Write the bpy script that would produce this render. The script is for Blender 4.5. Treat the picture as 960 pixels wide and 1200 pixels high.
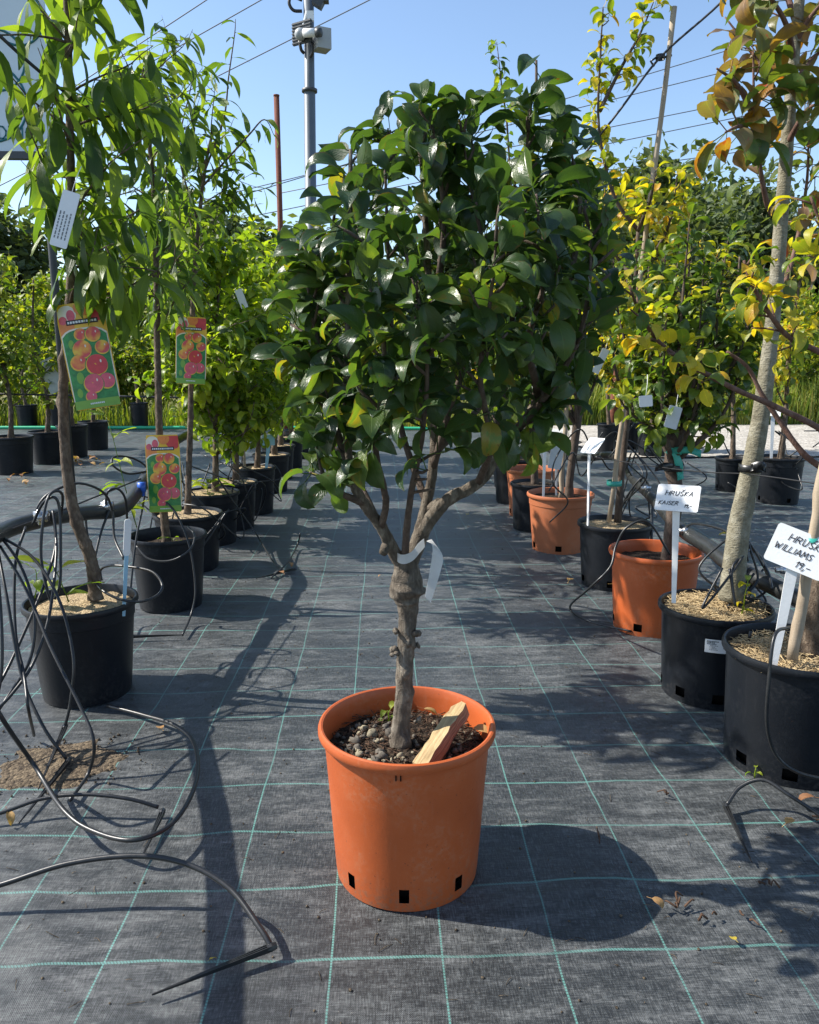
import bpy, math, random
import numpy as np
from mathutils import Vector, Matrix, noise as mnoise

for o in list(bpy.data.objects):
    bpy.data.objects.remove(o)
S = bpy.context.scene
COL = S.collection
R = math.radians

# ------------------------------------------------------------------ camera
CAM_H, FPX, PITCH, YAW = 1.35, 930.0, R(11.25), R(1.85)
cd = bpy.data.cameras.new('camera')
cam = bpy.data.objects.new('camera', cd)
COL.objects.link(cam)
cam.location = (0, 0, CAM_H)
cam.rotation_euler = (math.pi / 2 - PITCH, 0, -YAW)
cd.sensor_fit = 'HORIZONTAL'
cd.sensor_width = 36
cd.lens = 36 * FPX / 960
cd.clip_start = 0.05
cd.clip_end = 1000
S.camera = cam

# ------------------------------------------------------------------ light
SUN_EL = R(43.5)
SUN_AZ = math.atan2(-0.985, 0.17)          # clockwise from +Y
w = bpy.data.worlds.new('World')
S.world = w
w.use_nodes = True
nt = w.node_tree
nt.nodes.clear()
out = nt.nodes.new('ShaderNodeOutputWorld')
bg = nt.nodes.new('ShaderNodeBackground')
sky = nt.nodes.new('ShaderNodeTexSky')
sky.sky_type = 'NISHITA'
sky.sun_disc = False
sky.sun_elevation = SUN_EL
sky.sun_rotation = SUN_AZ
sky.air_density = 1.0
sky.dust_density = 0.6
sky.ozone_density = 2.2
bg.inputs[1].default_value = 0.13
nt.links.new(sky.outputs[0], bg.inputs[0])
nt.links.new(bg.outputs[0], out.inputs[0])
sl = bpy.data.lights.new('sun', 'SUN')
sl.energy = 5.0
sl.angle = R(0.5)
sl.color = (1.0, 0.945, 0.86)
sun = bpy.data.objects.new('sun', sl)
COL.objects.link(sun)
sdir = Vector((math.sin(SUN_AZ) * math.cos(SUN_EL), math.cos(SUN_AZ) * math.cos(SUN_EL), math.sin(SUN_EL)))
sun.rotation_euler = sdir.to_track_quat('Z', 'Y').to_euler()
sun.location = (-6, 2, 8)
S.view_settings.view_transform = 'Standard'
S.view_settings.look = 'None'
S.view_settings.exposure = 0.82
S.view_settings.gamma = 1.0
S.view_settings.use_curve_mapping = False
S.render.engine = 'CYCLES'

# ------------------------------------------------------------------ survey helpers
_fw = np.array([math.sin(YAW) * math.cos(PITCH), math.cos(YAW) * math.cos(PITCH), -math.sin(PITCH)])
_rt = np.array([math.cos(YAW), -math.sin(YAW), 0.0])
_up = np.cross(_rt, _fw)
_C = np.array([0, 0, CAM_H])
def _ray(x, y):
    return _fw + _rt * (x - 480) / FPX + _up * (600 - y) / FPX
def gz(x, y, z=0.0):
    r = _ray(x, y)
    return _C + r * (z - CAM_H) / r[2]
def at(x, y, Y):
    r = _ray(x, y)
    return _C + r * Y / r[1]

# ------------------------------------------------------------------ object helpers
def thing(name, label, cat, loc=(0, 0, 0), group=None):
    o = bpy.data.objects.new(name, None)
    o.empty_display_size = 0.05
    COL.objects.link(o)
    o.location = tuple(float(v) for v in loc)
    tag(o, label, cat, group)
    return o
def tag(o, label=None, cat=None, group=None, kind=None):
    if label: o['label'] = label
    if cat: o['category'] = cat
    if group: o['group'] = group
    if kind: o['kind'] = kind
    return o
def link_mesh(name, me, parent=None):
    o = bpy.data.objects.new(name, me)
    COL.objects.link(o)
    if parent is not None:
        o.parent = parent
    return o
def root_of(o):
    while o.parent is not None:
        o = o.parent
    return o
def np_mesh(name, V, F4=None, F3=None, uv=None, smooth=True, mats=(), mi=None):
    """fast mesh from numpy arrays; F4 quads (n,4), F3 tris (m,3)"""
    me = bpy.data.meshes.new(name)
    V = np.asarray(V, np.float32)
    n4 = 0 if F4 is None else len(F4)
    n3 = 0 if F3 is None else len(F3)
    loops = []
    if n4: loops.append(np.asarray(F4, np.int32).ravel())
    if n3: loops.append(np.asarray(F3, np.int32).ravel())
    L = np.concatenate(loops)
    me.vertices.add(len(V)); me.vertices.foreach_set('co', V.ravel())
    me.loops.add(len(L)); me.loops.foreach_set('vertex_index', L)
    me.polygons.add(n4 + n3)
    st = np.concatenate([np.arange(n4) * 4, n4 * 4 + np.arange(n3) * 3]).astype(np.int32)
    me.polygons.foreach_set('loop_start', st)
    me.polygons.foreach_set('use_smooth', np.full(n4 + n3, smooth, bool))
    if uv is not None:
        ul = me.uv_layers.new(name='UVMap')
        ul.data.foreach_set('uv', np.asarray(uv, np.float32)[L].ravel())
    for m in mats: me.materials.append(m)
    if mi is not None:
        me.polygons.foreach_set('material_index', np.asarray(mi, np.int32))
    me.update(calc_edges=True)
    return me

def catmull(P, n=6):
    P = [np.asarray(p, float) for p in P]
    if len(P) < 3:
        return [P[0] + (P[-1] - P[0]) * i / n for i in range(n + 1)]
    Q = [2 * P[0] - P[1]] + P + [2 * P[-1] - P[-2]]
    res = []
    for i in range(1, len(Q) - 2):
        a, b, c, d = Q[i - 1], Q[i], Q[i + 1], Q[i + 2]
        for k in range(n):
            t = k / n
            res.append(0.5 * ((2 * b) + (c - a) * t + (2 * a - 5 * b + 4 * c - d) * t * t + (3 * b - a - 3 * c + d) * t ** 3))
    res.append(P[-1])
    return res

class MB:
    """collects shapes, then builds ONE mesh object"""
    def __init__(s):
        s.V, s.F, s.MI, s.UV, s.m = [], [], [], [], 0
    def add(s, verts, faces, uvs=None):
        b = len(s.V)
        s.V.extend([tuple(float(c) for c in v) for v in verts])
        s.UV.extend(uvs if uvs is not None else [(0.0, 0.0)] * len(verts))
        for f in faces:
            s.F.append([b + i for i in f]); s.MI.append(s.m)
        return s
    def tube(s, pts, rad, n=8, cap=True, rfun=None):
        pts = [np.asarray(p, float) for p in pts]
        N = len(pts)
        if not hasattr(rad, '__len__'): rad = [rad] * N
        T = []
        for i in range(N):
            t = pts[min(i + 1, N - 1)] - pts[max(i - 1, 0)]
            T.append(t / (np.linalg.norm(t) + 1e-12))
        a = np.array([0, 0, 1.0]) if abs(T[0][2]) < 0.9 else np.array([1.0, 0, 0])
        u = np.cross(T[0], a); u /= np.linalg.norm(u)
        vs, fs, uv = [], [], []
        L = 0
        for i in range(N):
            if i:
                L += np.linalg.norm(pts[i] - pts[i - 1])
            u = u - T[i] * (u @ T[i]); u /= (np.linalg.norm(u) + 1e-12)
            v = np.cross(T[i], u)
            for k in range(n):
                th = 2 * math.pi * k / n
                r = rad[i] if rfun is None else rfun(i / (N - 1), th, rad[i], pts[i])
                vs.append(pts[i] + (u * math.cos(th) + v * math.sin(th)) * r)
                uv.append((k / n, L))
        for i in range(N - 1):
            for k in range(n):
                fs.append((i * n + k, i * n + (k + 1) % n, (i + 1) * n + (k + 1) % n, (i + 1) * n + k))
        if cap:
            fs.append(tuple(range(n))[::-1]); fs.append(tuple((N - 1) * n + k for k in range(n)))
        return s.add(vs, fs, uv)
    def lathe(s, prof, n=64, c=(0, 0, 0), skip=None):
        vs, fs = [], []
        M = len(prof)
        for (r, z) in prof:
            for k in range(n):
                th = 2 * math.pi * k / n
                vs.append((c[0] + r * math.cos(th), c[1] + r * math.sin(th), c[2] + z))
        for i in range(M - 1):
            for k in range(n):
                if skip and skip(i, k): continue
                fs.append((i * n + k, i * n + (k + 1) % n, (i + 1) * n + (k + 1) % n, (i + 1) * n + k))
        return s.add(vs, fs)
    def box(s, c, size, M=None, taper=1.0):
        x, y, z = [v / 2 for v in size]
        vs = []
        for sz in (-1, 1):
            k = 1 if sz < 0 else taper
            for (sx, sy) in ((-1, -1), (1, -1), (1, 1), (-1, 1)):
                p = Vector((sx * x * k, sy * y * k, sz * z))
                if M is not None: p = M @ p
                vs.append((p.x + c[0], p.y + c[1], p.z + c[2]))
        return s.add(vs, [(3, 2, 1, 0), (4, 5, 6, 7), (0, 1, 5, 4), (1, 2, 6, 5), (2, 3, 7, 6), (3, 0, 4, 7)])
    def sphere(s, c, r, nu=10, nv=6, sc=(1, 1, 1), jit=0, rng=None):
        vs, fs = [], []
        for i in range(nv + 1):
            ph = math.pi * i / nv
            for k in range(nu):
                th = 2 * math.pi * k / nu
                j = 1 + (rng.uniform(-jit, jit) if rng else 0)
                vs.append((c[0] + r * sc[0] * j * math.sin(ph) * math.cos(th), c[1] + r * sc[1] * j * math.sin(ph) * math.sin(th), c[2] + r * sc[2] * j * math.cos(ph)))
        for i in range(nv):
            for k in range(nu):
                fs.append((i * nu + k, (i + 1) * nu + k, (i + 1) * nu + (k + 1) % nu, i * nu + (k + 1) % nu))
        return s.add(vs, fs)
    def build(s, name, mats, parent=None, smooth=True, local=False):
        if not isinstance(mats, (list, tuple)): mats = [mats]
        V = np.array(s.V, float)
        if parent is not None and not local:
            V = V - np.array(root_of(parent).location)
        me = bpy.data.meshes.new(name)
        me.from_pydata(V.tolist(), [], s.F)
        for m in mats: me.materials.append(m)
        me.polygons.foreach_set('material_index', s.MI)
        me.polygons.foreach_set('use_smooth', [smooth] * len(s.F))
        ul = me.uv_layers.new(name='UVMap')
        li = np.empty(len(me.loops), np.int32); me.loops.foreach_get('vertex_index', li)
        ul.data.foreach_set('uv', np.array(s.UV, np.float32)[li].ravel())
        me.update()
        return link_mesh(name, me, parent)

def edge_split(o, ang=40):
    """sharp edges by angle, kept in the mesh"""
    me = o.data
    me.set_sharp_from_angle(angle=R(ang))
    return o

# ------------------------------------------------------------------ materials
class NT:
    def __init__(s, name):
        s.mat = bpy.data.materials.new(name); s.mat.use_nodes = True
        s.t = s.mat.node_tree; s.t.nodes.clear()
        s.out = s.n('ShaderNodeOutputMaterial')
    def n(s, typ, **kw):
        nd = s.t.nodes.new(typ)
        for k, v in kw.items(): setattr(nd, k, v)
        return nd
    def l(s, a, b): s.t.links.new(a, b)
    def put(s, sock, v):
        if isinstance(v, bpy.types.NodeSocket): s.l(v, sock)
        elif isinstance(v, (tuple, list)) and len(v) == 3 and sock.type == 'RGBA': sock.default_value = (*v, 1)
        else: sock.default_value = v
    def math(s, op, a, b=0.0, c=None, clamp=False):
        nd = s.n('ShaderNodeMath', operation=op, use_clamp=clamp)
        s.put(nd.inputs[0], a); s.put(nd.inputs[1], b)
        if c is not None: s.put(nd.inputs[2], c)
        return nd.outputs[0]
    def mix(s, f, a, b, mode='MIX'):
        nd = s.n('ShaderNodeMix', data_type='RGBA', blend_type=mode)
        s.put(nd.inputs[0], f); s.put(nd.inputs[6], a); s.put(nd.inputs[7], b)
        return nd.outputs[2]
    def step(s, v, a, b):
        nd = s.n('ShaderNodeMapRange', interpolation_type='SMOOTHSTEP')
        s.put(nd.inputs[0], v); s.put(nd.inputs[1], a); s.put(nd.inputs[2], b)
        return nd.outputs[0]
    def noise(s, vec, scale, detail=4, rough=0.55, dist=0.0):
        nd = s.n('ShaderNodeTexNoise')
        if vec is not None: s.l(vec, nd.inputs['Vector'])
        nd.inputs['Scale'].default_value = scale; nd.inputs['Detail'].default_value = detail
        nd.inputs['Roughness'].default_value = rough; nd.inputs['Distortion'].default_value = dist
        return nd.outputs[0]
    def mapv(s, vec, scale=(1, 1, 1), loc=(0, 0, 0)):
        nd = s.n('ShaderNodeMapping')
        s.l(vec, nd.inputs[0]); nd.inputs[1].default_value = loc; nd.inputs[3].default_value = scale
        return nd.outputs[0]
    def ramp(s, f, stops):
        nd = s.n('ShaderNodeValToRGB')
        e = nd.color_ramp.elements
        while len(e) < len(stops): e.new(0.5)
        for i, (p, c) in enumerate(stops):
            e[i].position = p; e[i].color = (*c, 1)
        s.put(nd.inputs[0], f)
        return nd.outputs[0]
    def bump(s, h, strength=0.3, dist=0.01):
        nd = s.n('ShaderNodeBump')
        nd.inputs['Strength'].default_value = strength; nd.inputs['Distance'].default_value = dist
        s.l(h, nd.inputs['Height'])
        return nd.outputs[0]
    def pbr(s, col, rough=0.5, spec=0.5, normal=None, metal=0.0):
        nd = s.n('ShaderNodeBsdfPrincipled')
        s.put(nd.inputs['Base Color'], col); s.put(nd.inputs['Roughness'], rough)
        s.put(nd.inputs['Specular IOR Level'], spec); nd.inputs['Metallic'].default_value = metal
        if normal is not None: s.l(normal, nd.inputs['Normal'])
        return nd.outputs[0]
    def done(s, sh):
        s.l(sh, s.out.inputs[0]); return s.mat
    def obj(s): return s.n('ShaderNodeTexCoord').outputs['Object']

def plain(name, col, rough=0.5, spec=0.5, var=0.15, scale=20, bump=0.05, metal=0.0):
    k = NT(name); o = k.obj()
    n1 = k.noise(o, scale, 4); n2 = k.noise(o, scale * 9, 3)
    f = k.math('ADD', k.math('MULTIPLY', n1, 0.7), k.math('MULTIPLY', n2, 0.3))
    lo = tuple(c * (1 - var) for c in col); hi = tuple(min(1, c * (1 + var)) for c in col)
    c = k.ramp(f, [(0.3, lo), (0.7, hi)])
    nrm = k.bump(n2, bump, 0.01)
    rg = k.math('ADD', rough - 0.06, k.math('MULTIPLY', n1, 0.12))
    return k.done(k.pbr(c, rg, spec, nrm, metal))

def leaf_mat(name, stops, trans=(1.25, 1.3, 0.35), back=1.5, rough=0.36, tmix=0.36, spots=0.0, spotcol=(0.12, 0.04, 0.01), vein=0.35):
    k = NT(name)
    oi = k.n('ShaderNodeObjectInfo').outputs['Random']
    g = k.n('ShaderNodeNewGeometry')
    rnd = k.math('FRACT', k.math('ADD', k.math('MULTIPLY', oi, 7.31), g.outputs['Random Per Island']))
    tc = k.n('ShaderNodeTexCoord')
    uv = tc.outputs['UV']
    sp = k.n('ShaderNodeSeparateXYZ'); k.l(uv, sp.inputs[0])
    u = k.math('ABSOLUTE', k.math('SUBTRACT', sp.outputs[0], 0.5))
    v = sp.outputs[1]
    comb = k.n('ShaderNodeCombineXYZ'); k.l(sp.outputs[0], comb.inputs[0]); k.l(v, comb.inputs[1]); k.l(k.math('MULTIPLY', rnd, 37.0), comb.inputs[2])
    nz = k.noise(comb.outputs[0], 3.0, 3)
    base = k.ramp(k.math('ADD', rnd, k.math('MULTIPLY', k.math('SUBTRACT', nz, 0.5), 0.35), clamp=True), stops)
    rib = k.math('SUBTRACT', 1.0, k.step(u, 0.008, 0.035))
    sv = k.math('SUBTRACT', k.math('MULTIPLY', v, 11.0), k.math('MULTIPLY', u, 7.0))
    sv = k.math('ABSOLUTE', k.math('SUBTRACT', k.math('FRACT', sv), 0.5))
    side = k.math('MULTIPLY', k.math('SUBTRACT', 1.0, k.step(sv, 0.03, 0.12)), 0.35)
    vn = k.math('MAXIMUM', rib, side)
    light = k.mix(1.0, base, (1.7, 1.6, 1.3), 'MULTIPLY')
    c = k.mix(k.math('MULTIPLY', vn, vein), base, light)
    if spots > 0:
        ns = k.noise(comb.outputs[0], 6.0, 4, 0.6)
        c = k.mix(k.math('MULTIPLY', k.step(ns, 0.66 - 0.1 * spots, 0.72), 0.85), c, spotcol)
        ed = k.math('MULTIPLY', k.step(k.math('ADD', u, k.math('MULTIPLY', k.math('SUBTRACT', ns, 0.5), 0.5)), 0.45, 0.53), k.step(k.math('FRACT', k.math('MULTIPLY', rnd, 5.0)), 0.55, 0.7))
        c = k.mix(k.math('MULTIPLY', ed, 0.7), c, (0.11, 0.06, 0.025))
    cb = k.mix(1.0, c, (back * 0.95, back * 0.95, back * 1.05), 'MULTIPLY')
    c2 = k.mix(k.math('MULTIPLY', g.outputs['Backfacing'], 0.55), c, cb)
    h = k.math('ADD', k.math('MULTIPLY', vn, -0.6), k.math('MULTIPLY', k.noise(comb.outputs[0], 9.0, 3), 0.7))
    nrm = k.bump(h, 0.35, 0.004)
    rg = k.math('ADD', k.math('ADD', rough - 0.06, k.math('MULTIPLY', nz, 0.14)), k.math('MULTIPLY', g.outputs['Backfacing'], 0.22))
    p = k.pbr(c2, rg, 0.5, nrm)
    tr = k.n('ShaderNodeBsdfTranslucent')
    k.l(k.mix(1.0, c, tuple(min(2.5, t * 1.55) for t in trans), 'MULTIPLY'), tr.inputs[0])
    ms = k.n('ShaderNodeMixShader'); ms.inputs[0].default_value = tmix
    k.l(p, ms.inputs[1]); k.l(tr.outputs[0], ms.inputs[2])
    return k.done(ms.outputs[0])

M = {}
M['pear'] = leaf_mat('pear_leaf', [(0.0, (0.026, 0.054, 0.021)), (0.5, (0.041, 0.078, 0.026)), (0.85, (0.070, 0.115, 0.030)), (0.97, (0.13, 0.18, 0.035)), (1.0, (0.20, 0.17, 0.03))], tmix=0.44, spots=0.3, rough=0.30)
M['peach'] = leaf_mat('peach_leaf', [(0.0, (0.036, 0.072, 0.020)), (0.5, (0.085, 0.138, 0.028)), (1.0, (0.20, 0.26, 0.04))], tmix=0.54)
M['bright'] = leaf_mat('bright_leaf', [(0.0, (0.075, 0.13, 0.018)), (0.5, (0.15, 0.22, 0.024)), (1.0, (0.32, 0.36, 0.035))], tmix=0.5)
M['yellowing'] = leaf_mat('yellowing_leaf', [(0.0, (0.06, 0.12, 0.02)), (0.25, (0.15, 0.20, 0.025)), (0.5, (0.36, 0.34, 0.03)), (0.9, (0.52, 0.40, 0.03)), (1.0, (0.48, 0.24, 0.02))], tmix=0.42, spots=0.4, spotcol=(0.30, 0.05, 0.01))
M['autumn'] = leaf_mat('autumn_leaf', [(0.0, (0.06, 0.10, 0.025)), (0.35, (0.11, 0.14, 0.03)), (0.6, (0.15, 0.125, 0.055)), (0.8, (0.16, 0.095, 0.06)), (0.93, (0.30, 0.17, 0.03)), (1.0, (0.28, 0.05, 0.02))], tmix=0.38, spots=0.4, spotcol=(0.28, 0.04, 0.01))
M['glossy'] = leaf_mat('glossy_leaf', [(0.0, (0.040, 0.076, 0.020)), (0.5, (0.085, 0.14, 0.028)), (0.82, (0.15, 0.20, 0.035)), (1.0, (0.36, 0.34, 0.03))], tmix=0.42, rough=0.28)
M['hedge'] = leaf_mat('hedge_leaf', [(0.0, (0.05, 0.10, 0.014)), (0.5, (0.12, 0.17, 0.018)), (1.0, (0.28, 0.28, 0.03))], tmix=0.42, rough=0.5)
M['far'] = leaf_mat('far_leaf', [(0.0, (0.055, 0.080, 0.035)), (0.5, (0.08, 0.11, 0.045)), (1.0, (0.12, 0.145, 0.055))], tmix=0.35, rough=0.6)
M['grass'] = leaf_mat('grass_blade', [(0.0, (0.07, 0.12, 0.02)), (0.5, (0.14, 0.19, 0.03)), (1.0, (0.30, 0.27, 0.07))], tmix=0.4, rough=0.55)
M['dead'] = leaf_mat('dead_leaf', [(0.0, (0.16, 0.07, 0.03)), (0.5, (0.30, 0.15, 0.06)), (1.0, (0.42, 0.27, 0.10))], tmix=0.15, rough=0.7)
M['fallen_yellow'] = leaf_mat('fallen_yellow_leaf', [(0.0, (0.35, 0.28, 0.03)), (1.0, (0.45, 0.34, 0.04))], tmix=0.2, rough=0.6)

def bark(name, c0, c1, c2, scale=40, stretch=0.35, bump=0.6):
    k = NT(name); o = k.obj()
    m = k.mapv(o, (1, 1, stretch))
    n1 = k.noise(m, scale, 6, 0.65, 0.4)
    n2 = k.noise(o, scale * 0.25, 3)
    n3 = k.noise(k.mapv(o, (1, 1, 2.5)), scale * 3, 3)
    f = k.math('ADD', k.math('MULTIPLY', n1, 0.65), k.math('MULTIPLY', n2, 0.35))
    c = k.ramp(f, [(0.3, c0), (0.5, c1), (0.72, c2)])
    h = k.math('ADD', n1, k.math('MULTIPLY', n3, 0.3))
    return k.done(k.pbr(c, 0.85, 0.25, k.bump(h, bump, 0.012)))
M['bark_main'] = bark('old_pear_bark', (0.034, 0.027, 0.021), (0.14, 0.115, 0.088), (0.36, 0.32, 0.255), 75, .35, 1.0)
M['bark_twig'] = bark('twig_bark', (0.045, 0.033, 0.026), (0.095, 0.07, 0.055), (0.17, 0.135, 0.11), 60)
M['bark_peach'] = bark('peach_bark', (0.040, 0.028, 0.020), (0.125, 0.092, 0.066), (0.29, 0.23, 0.17), 60, .5, .9)
M['bark_pale'] = bark('pale_smooth_bark', (0.13, 0.115, 0.075), (0.24, 0.215, 0.145), (0.36, 0.33, 0.24), 25, 0.8, 0.3)
def pale_bark():
    k = NT('pale_spotted_bark'); o = k.obj()
    n1 = k.noise(o, 18, 6, 0.7); n2 = k.noise(k.mapv(o, (1, 1, 3.2)), 55, 3, 0.6); n3 = k.noise(o, 90, 4, 0.7)
    c = k.ramp(n1, [(0.32, (0.13, 0.115, 0.08)), (0.5, (0.225, 0.205, 0.145)), (0.68, (0.34, 0.32, 0.25))])
    c = k.mix(k.math('MULTIPLY', k.step(n2, 0.64, 0.70), 0.75), c, (0.07, 0.06, 0.045))
    c = k.mix(k.math('MULTIPLY', k.step(n3, 0.6, 0.7), 0.4), c, (0.42, 0.40, 0.34))
    h = k.math('ADD', k.math('MULTIPLY', n1, 1.5), k.math('ADD', n3, k.math('MULTIPLY', n2, -1.0)))
    return k.done(k.pbr(c, 0.85, 0.25, k.bump(h, 0.7, 0.008)))
M['bark_pale'] = pale_bark()
M['bark_red'] = bark('reddish_twig_bark', (0.075, 0.04, 0.03), (0.15, 0.085, 0.065), (0.24, 0.16, 0.13), 60)
M['bark_far'] = bark('far_tree_bark', (0.05, 0.04, 0.03), (0.09, 0.075, 0.06), (0.14, 0.12, 0.1), 8)
M['cane'] = bark('weathered_cane', (0.22, 0.17, 0.12), (0.36, 0.29, 0.21), (0.48, 0.41, 0.32), 30, 0.1, 0.2)

def pot_mat(name, col, dustcol, rough, dust=0.5, spec=0.5):
    k = NT(name); o = k.obj()
    n1 = k.noise(o, 6, 5); n2 = k.noise(o, 70, 4, 0.7); n3 = k.noise(k.mapv(o, (1, 1, 0.15)), 45, 4)
    c = k.ramp(n1, [(0.3, tuple(x * 0.9 for x in col)), (0.7, tuple(min(1, x * 1.08) for x in col))])
    f = k.math('MULTIPLY', k.math('MULTIPLY', k.step(n1, 0.45, 0.75), k.step(n2, 0.4, 0.75)), dust)
    c = k.mix(f, c, dustcol)
    c = k.mix(k.math('MULTIPLY', k.step(n3, 0.58, 0.75), 0.25 * dust), c, dustcol)
    spk = k.noise(o, 260, 2, 0.5)
    c = k.mix(k.math('MULTIPLY', k.step(spk, 0.68, 0.74), 0.5 * dust), c, dustcol)
    sp2 = k.noise(o, 150, 2, 0.4)
    c = k.mix(k.math('MULTIPLY', k.step(sp2, 0.71, 0.75), 0.6 * min(1, dust * 1.6)), c, (0.05, 0.03, 0.02))
    scr = k.noise(k.mapv(o, (14, 14, 90)), 1.0, 2, 0.8, 1.5)
    c = k.mix(k.math('MULTIPLY', k.math('MULTIPLY', k.step(scr, 0.66, 0.70), k.step(n1, 0.5, 0.6)), 0.5 * dust), c, dustcol)
    # splashed dirt towards the foot
    sz = k.n('ShaderNodeSeparateXYZ'); k.l(o, sz.inputs[0])
    low = k.math('MULTIPLY', k.math('SUBTRACT', 1.0, k.step(sz.outputs[2], 0.0, 0.09)), k.step(n2, 0.45, 0.65))
    c = k.mix(k.math('MULTIPLY', low, 0.55), c, tuple(x * 0.5 for x in dustcol))
    rg = k.math('ADD', rough - 0.1, k.math('MULTIPLY', n2, 0.25))
    return k.done(k.pbr(c, rg, spec, k.bump(k.math('ADD', n2, k.math('MULTIPLY', n1, 2.0)), 0.12, 0.004)))
M['terracotta'] = pot_mat('orange_plastic', (0.44, 0.092, 0.021), (0.44, 0.23, 0.13), 0.42, 0.6)
M['terracotta_old'] = pot_mat('faded_orange_plastic', (0.40, 0.125, 0.05), (0.36, 0.20, 0.12), 0.5, 0.6)
M['blackpot'] = pot_mat('black_plastic', (0.0075, 0.0095, 0.013), (0.07, 0.07, 0.072), 0.36, 0.3, 0.28)
M['hole'] = plain('dark_pot_inside', (0.012, 0.010, 0.009), 0.9, 0.1)
M['hose'] = plain('black_hose_rubber', (0.016, 0.017, 0.018), 0.36, 0.5, 0.3, 60)
M['pipe'] = plain('black_pipe', (0.022, 0.024, 0.024), 0.42, 0.5, 0.3, 30)
M['chrome'] = plain('steel_fitting', (0.55, 0.56, 0.57), 0.28, 0.5, 0.2, 50, 0.05, 0.9)
M['white'] = plain('white_plastic', (0.76, 0.77, 0.77), 0.42, 0.5, 0.05, 12)
M['paper'] = plain('white_label', (0.74, 0.75, 0.75), 0.5, 0.4, 0.04, 12)
def paper_mat():
    k = NT('thin_white_paper'); o = k.obj(); n = k.noise(o, 30, 3)
    c = k.ramp(n, [(0.3, (0.72, 0.72, 0.71)), (0.7, (0.80, 0.80, 0.79))])
    tr = k.n('ShaderNodeBsdfTranslucent'); k.l(c, tr.inputs[0])
    ms = k.n('ShaderNodeMixShader'); ms.inputs[0].default_value = 0.5
    k.l(k.pbr(c, 0.5, 0.4), ms.inputs[1]); k.l(tr.outputs[0], ms.inputs[2])
    return k.done(ms.outputs[0])
M['thinpaper'] = paper_mat()
M['greyplastic'] = plain('grey_translucent_tag', (0.5, 0.53, 0.55), 0.4, 0.5, 0.08)
M['ink'] = plain('marker_ink', (0.03, 0.03, 0.035), 0.6, 0.3, 0.2)
M['inkgrey'] = plain('printed_grey', (0.16, 0.17, 0.18), 0.6, 0.3, 0.2)
M['bluetag'] = plain('pale_blue_plastic', (0.30, 0.52, 0.66), 0.4, 0.5, 0.06)
M['bluefit'] = plain('blue_valve', (0.02, 0.10, 0.45), 0.4, 0.5, 0.1)
M['teal'] = plain('teal_tape', (0.045, 0.36, 0.29), 0.4, 0.5, 0.12)
M['steel'] = plain('galvanised_pole', (0.11, 0.13, 0.15), 0.5, 0.5, 0.12, 6, 0.05, 0.2)
M['greybox'] = plain('grey_cabinet', (0.33, 0.35, 0.36), 0.5, 0.5, 0.06)
M['darkmetal'] = plain('dark_metal', (0.05, 0.055, 0.06), 0.5)
M['rust'] = plain('rusty_steel', (0.15, 0.055, 0.035), 0.8, 0.2, 0.35, 30)
M['wire'] = plain('dark_wire', (0.02, 0.02, 0.022), 0.5)
M['cable'] = plain('power_cable', (0.12, 0.13, 0.15), 0.6)
M['banner'] = plain('pale_banner', (0.60, 0.68, 0.74), 0.5, 0.4, 0.04, 3)
M['bannertext'] = plain('teal_print', (0.02, 0.14, 0.16), 0.5, 0.3, 0.05)
M['greenhose'] = plain('green_hose', (0.03, 0.40, 0.20), 0.4, 0.5, 0.1)
M['c_yellow'] = plain('print_yellow', (0.78, 0.46, 0.03), 0.35, 0.5, 0.12, 40)
M['c_orange'] = plain('print_orange', (0.75, 0.23, 0.05), 0.35, 0.5, 0.15, 40)
M['c_red'] = plain('print_red', (0.62, 0.045, 0.05), 0.35, 0.5, 0.15, 40)
M['c_pink'] = plain('print_pink', (0.68, 0.10, 0.14), 0.35, 0.5, 0.25, 40)
M['c_cream'] = plain('print_cream', (0.78, 0.70, 0.58), 0.35, 0.5, 0.08, 40)
def fruit_mat():
    k = NT('printed_peach'); o = k.obj()
    f = k.noise(o, 26, 2, 0.4)
    c = k.ramp(f, [(0.33, (0.80, 0.50, 0.05)), (0.45, (0.78, 0.27, 0.05)), (0.58, (0.66, 0.07, 0.06)), (0.72, (0.60, 0.09, 0.12))])
    return k.done(k.pbr(c, 0.35, 0.5))
M['c_fruit'] = fruit_mat()
M['c_green'] = plain('print_green', (0.03, 0.22, 0.05), 0.35, 0.5, 0.5, 60)
M['c_lime'] = plain('print_lime', (0.18, 0.36, 0.04), 0.35, 0.5, 0.1, 40)

def granular(name, stops, scale, bump, rough=0.95):
    k = NT(name); o = k.obj()
    vo = k.n('ShaderNodeTexVoronoi'); k.l(o, vo.inputs['Vector']); vo.inputs['Scale'].default_value = scale
    n1 = k.noise(o, scale * 0.15, 5); n2 = k.noise(o, scale * 1.6, 4, 0.7)
    sep = k.n('ShaderNodeSeparateColor'); k.l(vo.outputs['Color'], sep.inputs[0])
    f = k.math('ADD', k.math('MULTIPLY', n1, 0.4), k.math('ADD', k.math('MULTIPLY', sep.outputs[0], 0.3), k.math('MULTIPLY', n2, 0.3)))
    c = k.ramp(f, stops)
    h = k.math('ADD', n2, k.math('MULTIPLY', vo.outputs['Distance'], -0.8))
    return k.done(k.pbr(c, rough, 0.2, k.bump(h, bump, 0.012)))
M['sand'] = granular('dry_sand_mulch', [(0.25, (0.17, 0.115, 0.065)), (0.5, (0.40, 0.30, 0.175)), (0.75, (0.58, 0.46, 0.29))], 120, 0.8)
M['soil'] = granular('dark_potting_soil', [(0.3, (0.016, 0.011, 0.008)), (0.55, (0.045, 0.032, 0.023)), (0.8, (0.12, 0.09, 0.06))], 110, 1.0)
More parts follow.
